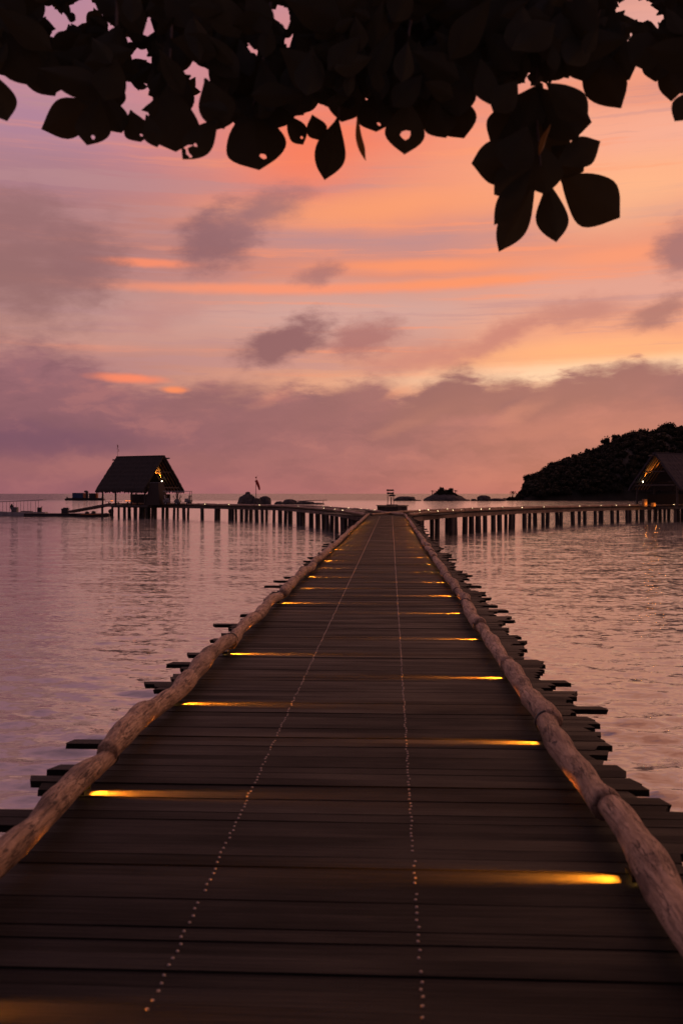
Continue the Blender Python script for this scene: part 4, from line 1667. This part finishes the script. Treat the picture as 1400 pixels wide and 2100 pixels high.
branch([tp[2], Vector((-3.4, -.6, 3.1)), Vector((-1.8, 1.6, 3.75)), Vector((-.4, 3.2, 3.72)), Vector((.7, 4.0, 3.55))], .13, .03)
branch([tp[3], Vector((-2.6, -.9, 3.9)), Vector((-.2, 0.6, 4.3)), Vector((1.4, 2.4, 4.1)), Vector((2.0, 3.4, 3.9))], .12, .03)
branch([tp[2], Vector((-3.9, .2, 2.9)), Vector((-2.7, 2.2, 3.5)), Vector((-1.7, 3.8, 3.45))], .10, .025)


def leaf_mesh(k, holes=0, hs=1.0):
    """unit leaf, base at origin, tip at y = 1, width 1: obovate with folded midrib, drip tip and wavy margin"""
    r = random.Random(500 + k)
    ny, half = 14, 4
    vs, fs = [], []
    fold = r.uniform(.05, .16)
    curl = r.uniform(-.10, .20)
    ph = r.uniform(0, 6)
    for j in range(ny + 1):
        t = j / ny
        tt = min(1, t / .985)
        wv = .5 * (math.sin(PI * tt ** 1.35) ** (.72 if tt < .6 else .88) if 0 < tt < 1 else 0)
        wv = max(wv, .5 * .06 * (1 - tt), .012 if t < 1 else .004)
        if t > .9:
            wv = min(wv, .5 * .52 * ((1 - t) / .1) ** 1.05 + .010)
        for i in range(-half, half + 1):
            q = i / half
            edge = 1 + .05 * math.sin(9 * t + ph + q) * abs(q)
            x = wv * q * edge
            z = -fold * abs(x) * 2 - curl * t * t + .018 * math.sin(11 * t + ph) * abs(q)
            vs.append((x, t, z))
    n = 2 * half + 1
    gone = set()
    for _ in range(holes):                      # insect holes: rounded, of different sizes
        jj, ii = r.randrange(8, 13), r.randrange(1, 6)
        cells = [(jj, ii), (jj, ii + 1), (jj - 1, ii), (jj - 1, ii + 1)]
        if any(q in gone for q in cells):
            continue
        gone.update(cells)
        cx, cy = vs[jj * n + ii + 1][0], vs[jj * n + ii + 1][1]
        rx, ry = r.uniform(.04, .085) * hs, r.uniform(.025, .05) * hs
        for dj in (-1, 0, 1):
            for di in (-1, 0, 1):
                if dj or di:
                    q = (jj + dj) * n + ii + 1 + di
                    a = math.atan2(dj, di)
                    w_ = r.uniform(.75, 1.2)
                    vs[q] = (cx + math.cos(a) * rx * w_, cy + math.sin(a) * ry * w_, vs[q][2])
    for j in range(ny):
        for i in range(n - 1):
            if (j, i) in gone:
                continue
            a = j * n + i
            fs.append((a, a + 1, a + n + 1, a + n))
    return MB().add(vs, fs)


LM = [leaf_mesh(k, 0).mesh('leaf', M_leaf, True) for k in range(6)] + [leaf_mesh(20 + k, (1, 1, 5)[k], (1.0, 1.9, .9)[k]).mesh('leaf', M_leaf, True) for k in range(3)]
LM_backlit = leaf_mesh(40, 0).mesh('leaf', M_backlitleaf, True)
rl = random.Random(77)
leaf_n = 0
extra_leaves = MB()
LSRC = [leaf_mesh(k, 0) for k in range(4)]


def leaf_matrix(bx, by, tx, ty, wpx, d, roll, dip):
    B = at(bx, by, d)
    L = math.hypot(tx - bx, ty - by) / F * d
    T = at(tx, ty, d) + FWD * (dip * L)
    Y = (T - B)
    yl = Y.length
    yd = Y.normalized()
    view = (B - Vector((0, 0, EYE))).normalized()
    x = yd.cross(-view).normalized()
    nrm = x.cross(yd)
    x2 = x * math.cos(roll) + nrm * math.sin(roll)
    z2 = x2.cross(yd)
    wd = wpx / F * d / max(.35, abs(math.cos(roll)))
    M = Matrix.Identity(4)
    M.col[0][:3] = x2 * wd
    M.col[1][:3] = yd * yl
    M.col[2][:3] = z2 * ((yl + wd) / 2)
    M.col[3][:3] = B
    return M


def put_leaf(bx, by, tx, ty, wpx, d=None, roll=None, dip=None, me=None):
    global leaf_n
    d = d if d else rl.uniform(3.5, 4.3)
    roll = rl.uniform(-.35, .35) if roll is None else roll
    dip = rl.uniform(-.25, .25) if dip is None else dip
    M = leaf_matrix(bx, by, tx, ty, wpx, d, roll, dip)
    if leaf_n >= 297:
        s = rl.choice(LSRC)
        extra_leaves.add([M @ Vector(v) for v in s.v], s.f)
        return
    o = bpy.data.objects.new('leaf', me if me else rl.choice(LM[:6]))
    COL.objects.link(o)
    o.parent = alm
    o.matrix_basis = Matrix.Translation(-tree_at) @ M
    leaf_n += 1


H1, H2, H3 = LM[6], LM[7], LM[8]
hero = [(-25, 140, 16, 243, 66), (215, 212, 76, 258, 78), (205, 205, 178, 298, 72, H1), (208, 188, 252, 274, 58), (268, 225, 291, 296, 56, H1), (300, 235, 322, 300, 40, H2),
        (345, 175, 362, 310, 112), (448, 245, 377, 331, 58, H3), (512, 215, 532, 353, 128, H1), (590, 235, 622, 295, 42, H1), (693, 240, 667, 363, 64), (640, 235, 655, 285, 44),
        (766, 190, 770, 275, 74, H1), (834, 205, 832, 309, 82, H2), (915, 190, 952, 280, 84), (885, 205, 915, 278, 66), (985, 120, 1003, 215, 50),
        (0, 60, 60, 165, 80), (40, 70, 108, 192, 84), (110, 110, 98, 195, 62), (150, 120, 205, 215, 75), (240, 120, 215, 205, 70), (470, 170, 440, 262, 70), (420, 160, 455, 258, 74),
        (580, 160, 560, 268, 80), (620, 150, 600, 238, 66), (720, 150, 700, 250, 74), (800, 150, 790, 262, 70), (860, 140, 868, 262, 78), (930, 120, 940, 240, 80), (948, 60, 962, 190, 80),
        (1035, 120, 1008, 206, 70), (1060, 165, 1012, 226, 62), (1088, 210, 1006, 298, 92), (1092, 322, 969, 338, 88), (1090, 335, 1012, 400, 62), (1088, 345, 1016, 456, 46),
        (1098, 362, 1023, 513, 62), (1122, 372, 1138, 500, 64), (1148, 362, 1274, 443, 108), (1140, 338, 1233, 286, 62), (1112, 240, 1212, 252, 74), (1105, 190, 1128, 335, 108),
        (1098, 178, 1178, 292, 82), (1060, 215, 1068, 345, 92), (1100, 290, 1120, 395, 86), (1130, 300, 1196, 352, 70), (1080, 260, 1040, 345, 84), (1110, 170, 1066, 262, 80), (1120, 170, 1210, 240, 66),
        (1190, 90, 1268, 222, 84), (1228, 50, 1284, 168, 76), (1180, 60, 1200, 160, 80), (1366, 62, 1292, 132, 78), (1385, 80, 1378, 202, 66), (1350, 90, 1345, 165, 60), (1425, 180, 1383, 248, 46), (1420, 90, 1398, 190, 60)]
for h in hero:
    put_leaf(*h[:5], me=h[5] if len(h) > 5 else None, roll=rl.uniform(-.15, .15), dip=rl.uniform(-.15, .15), d=rl.uniform(3.55, 4.0))
# two edge-on ones, the orange backlight put into their colour
put_leaf(731, 236, 755, 324, 14, d=3.7, roll=1.0, dip=.1, me=LM_backlit)
put_leaf(1128, 255, 1110, 318, 12, d=3.5, roll=1.0, dip=.1, me=LM_backlit)

bnd = [(-900, 190), (-200, 170), (0, 150), (60, 172), (100, 185), (200, 215), (300, 258), (350, 262), (430, 245), (520, 292), (600, 236), (720, 228), (850, 255), (930, 255), (962, 140),
       (985, 150), (1010, 195), (1180, 160), (1192, 145), (1260, 185), (1284, 70), (1290, 85), (1340, 120), (1400, 175), (1600, 180), (2300, 160)]
bx_, by_ = [q[0] for q in bnd], [q[1] for q in bnd]
gaps = [(98, 22, 15), (112, 36, 14), (126, 54, 12), (170, 14, 19), (84, 115, 15), (100, 124, 10), (305, 54, 12), (293, 112, 14), (308, 122, 8), (390, 141, 13), (405, 150, 15), (425, 155, 10),
        (424, 136, 6), (166, 150, 7), (215, 186, 9), (262, 180, 8), (282, 196, 16), (298, 192, 10), (193, 210, 8), (106, 213, 11), (400, 246, 13), (414, 250, 9), (581, 30, 15), (588, 46, 10), (515, 3, 9),
        (767, 214, 14), (1290, 8, 16), (1320, 20, 22), (1340, 36, 16), (1285, 100, 10), (1284, 125, 10), (1075, 184, 11), (1062, 182, 8), (1136, 170, 7), (748, 150, 7), (590, 86, 6), (880, 42, 9), (832, 240, 8)]

for _ in range(34):
    gaps.append((rl.uniform(30, 1380), rl.uniform(10, 200), rl.uniform(4, 8)))


def leaf_ok(bx, by, tx, ty, wpx):
    dx, dy = tx - bx, ty - by
    L = math.hypot(dx, dy)
    ux, uy = dx / L, dy / L
    for t in (.1, .25, .4, .55, .7, .85, 1.0):
        hw = wpx * .5 * (math.sin(PI * t ** 1.45) ** .72 if t < 1 else 0)
        for s in (-1, -.5, 0, .5, 1):
            x = bx + dx * t - uy * hw * s
            y = by + dy * t + ux * hw * s
            if y > np.interp(x, bx_, by_):
                return False
            for gx_, gy_, gr in gaps:
                if (x - gx_) ** 2 + (y - gy_) ** 2 < gr * gr * .72:
                    return False
    return True


def fill(x0, x1, y0, y1, n, small=False):
    done = tries = 0
    while done < n and tries < n * 60:
        tries += 1
        x, y = rl.uniform(x0, x1), rl.uniform(y0, y1)
        a = rl.gauss(PI / 2, 1.0)
        L = rl.uniform(45, 80) if small else rl.uniform(85, 145)
        wv = L * rl.uniform(.42, .62)
        tx, ty = x + math.cos(a) * L, y + math.sin(a) * L
        if leaf_ok(x, y, tx, ty, wv):
            put_leaf(x, y, tx, ty, wv, d=rl.uniform(3.5, 4.9))
            done += 1


fill(-30, 1430, -60, 200, 150)
fill(0, 1400, 0, 250, 85, True)
leaf_n = 400
fill(-30, 1430, -60, 200, 330)
fill(0, 1400, 0, 260, 260, True)
for _ in range(2600):
    x, y = rl.uniform(-20, 1420), rl.uniform(-40, 190)
    a, L = rl.uniform(0, 6.28), rl.uniform(26, 62)
    if leaf_n < 900 and leaf_ok(x, y, x + math.cos(a) * L, y + math.sin(a) * L, L * .6):
        put_leaf(x, y, x + math.cos(a) * L, y + math.sin(a) * L, L * .6, d=rl.uniform(4.2, 5.2))
# the crown goes on above and beside the frame, and back over the viewer to the trunk
fill(-700, -40, -500, 150, 90)
fill(1440, 2100, -500, 150, 90)
fill(-400, 1800, -700, -60, 240)
for _ in range(620):
    p = Vector((rl.uniform(-5.5, 3.5), rl.uniform(-4.0, 3.2), 0))
    p.z = 3.7 + rl.uniform(-.2, 1.4)
    if p.y > 1.2 and (p.z - EYE) / p.y < .62:
        continue
    s = rl.choice(LSRC)
    R_ = Matrix.Rotation(rl.uniform(0, 6.28), 4, 'Z') @ Matrix.Rotation(rl.uniform(-.9, .1), 4, 'X')
    L = rl.uniform(.2, .3)
    M = Matrix.Translation(p) @ R_ @ Matrix.Diagonal((L * .6, L, L * .7, 1))
    extra_leaves.add([M @ Vector(v) for v in s.v], s.f)
extra_leaves.build('foliage', M_leaf, alm, smooth=True, kind='stuff', world=True)
# twigs
tw = [(560, -60, 520, 215), (240, -50, 230, 200), (860, -70, 834, 205), (1105, -60, 1098, 178), (1098, 178, 1108, 340), (1240, -50, 1215, 70), (1390, -40, 1376, 75), (690, -60, 694, 240), (350, -40, 346, 175), (60, -50, 30, 70)]
for x0, y0, x1, y1 in tw:
    pa, pb_ = at(x0, y0, 3.95), at(x1, y1, 3.78)
    mid_ = pa.lerp(pb_, .5) + RGT * rl.uniform(-.02, .02)
    MB().tube([pa, mid_, pb_], [.008, .006, .004], 6).build('twig', M_bark, alm, world=True)
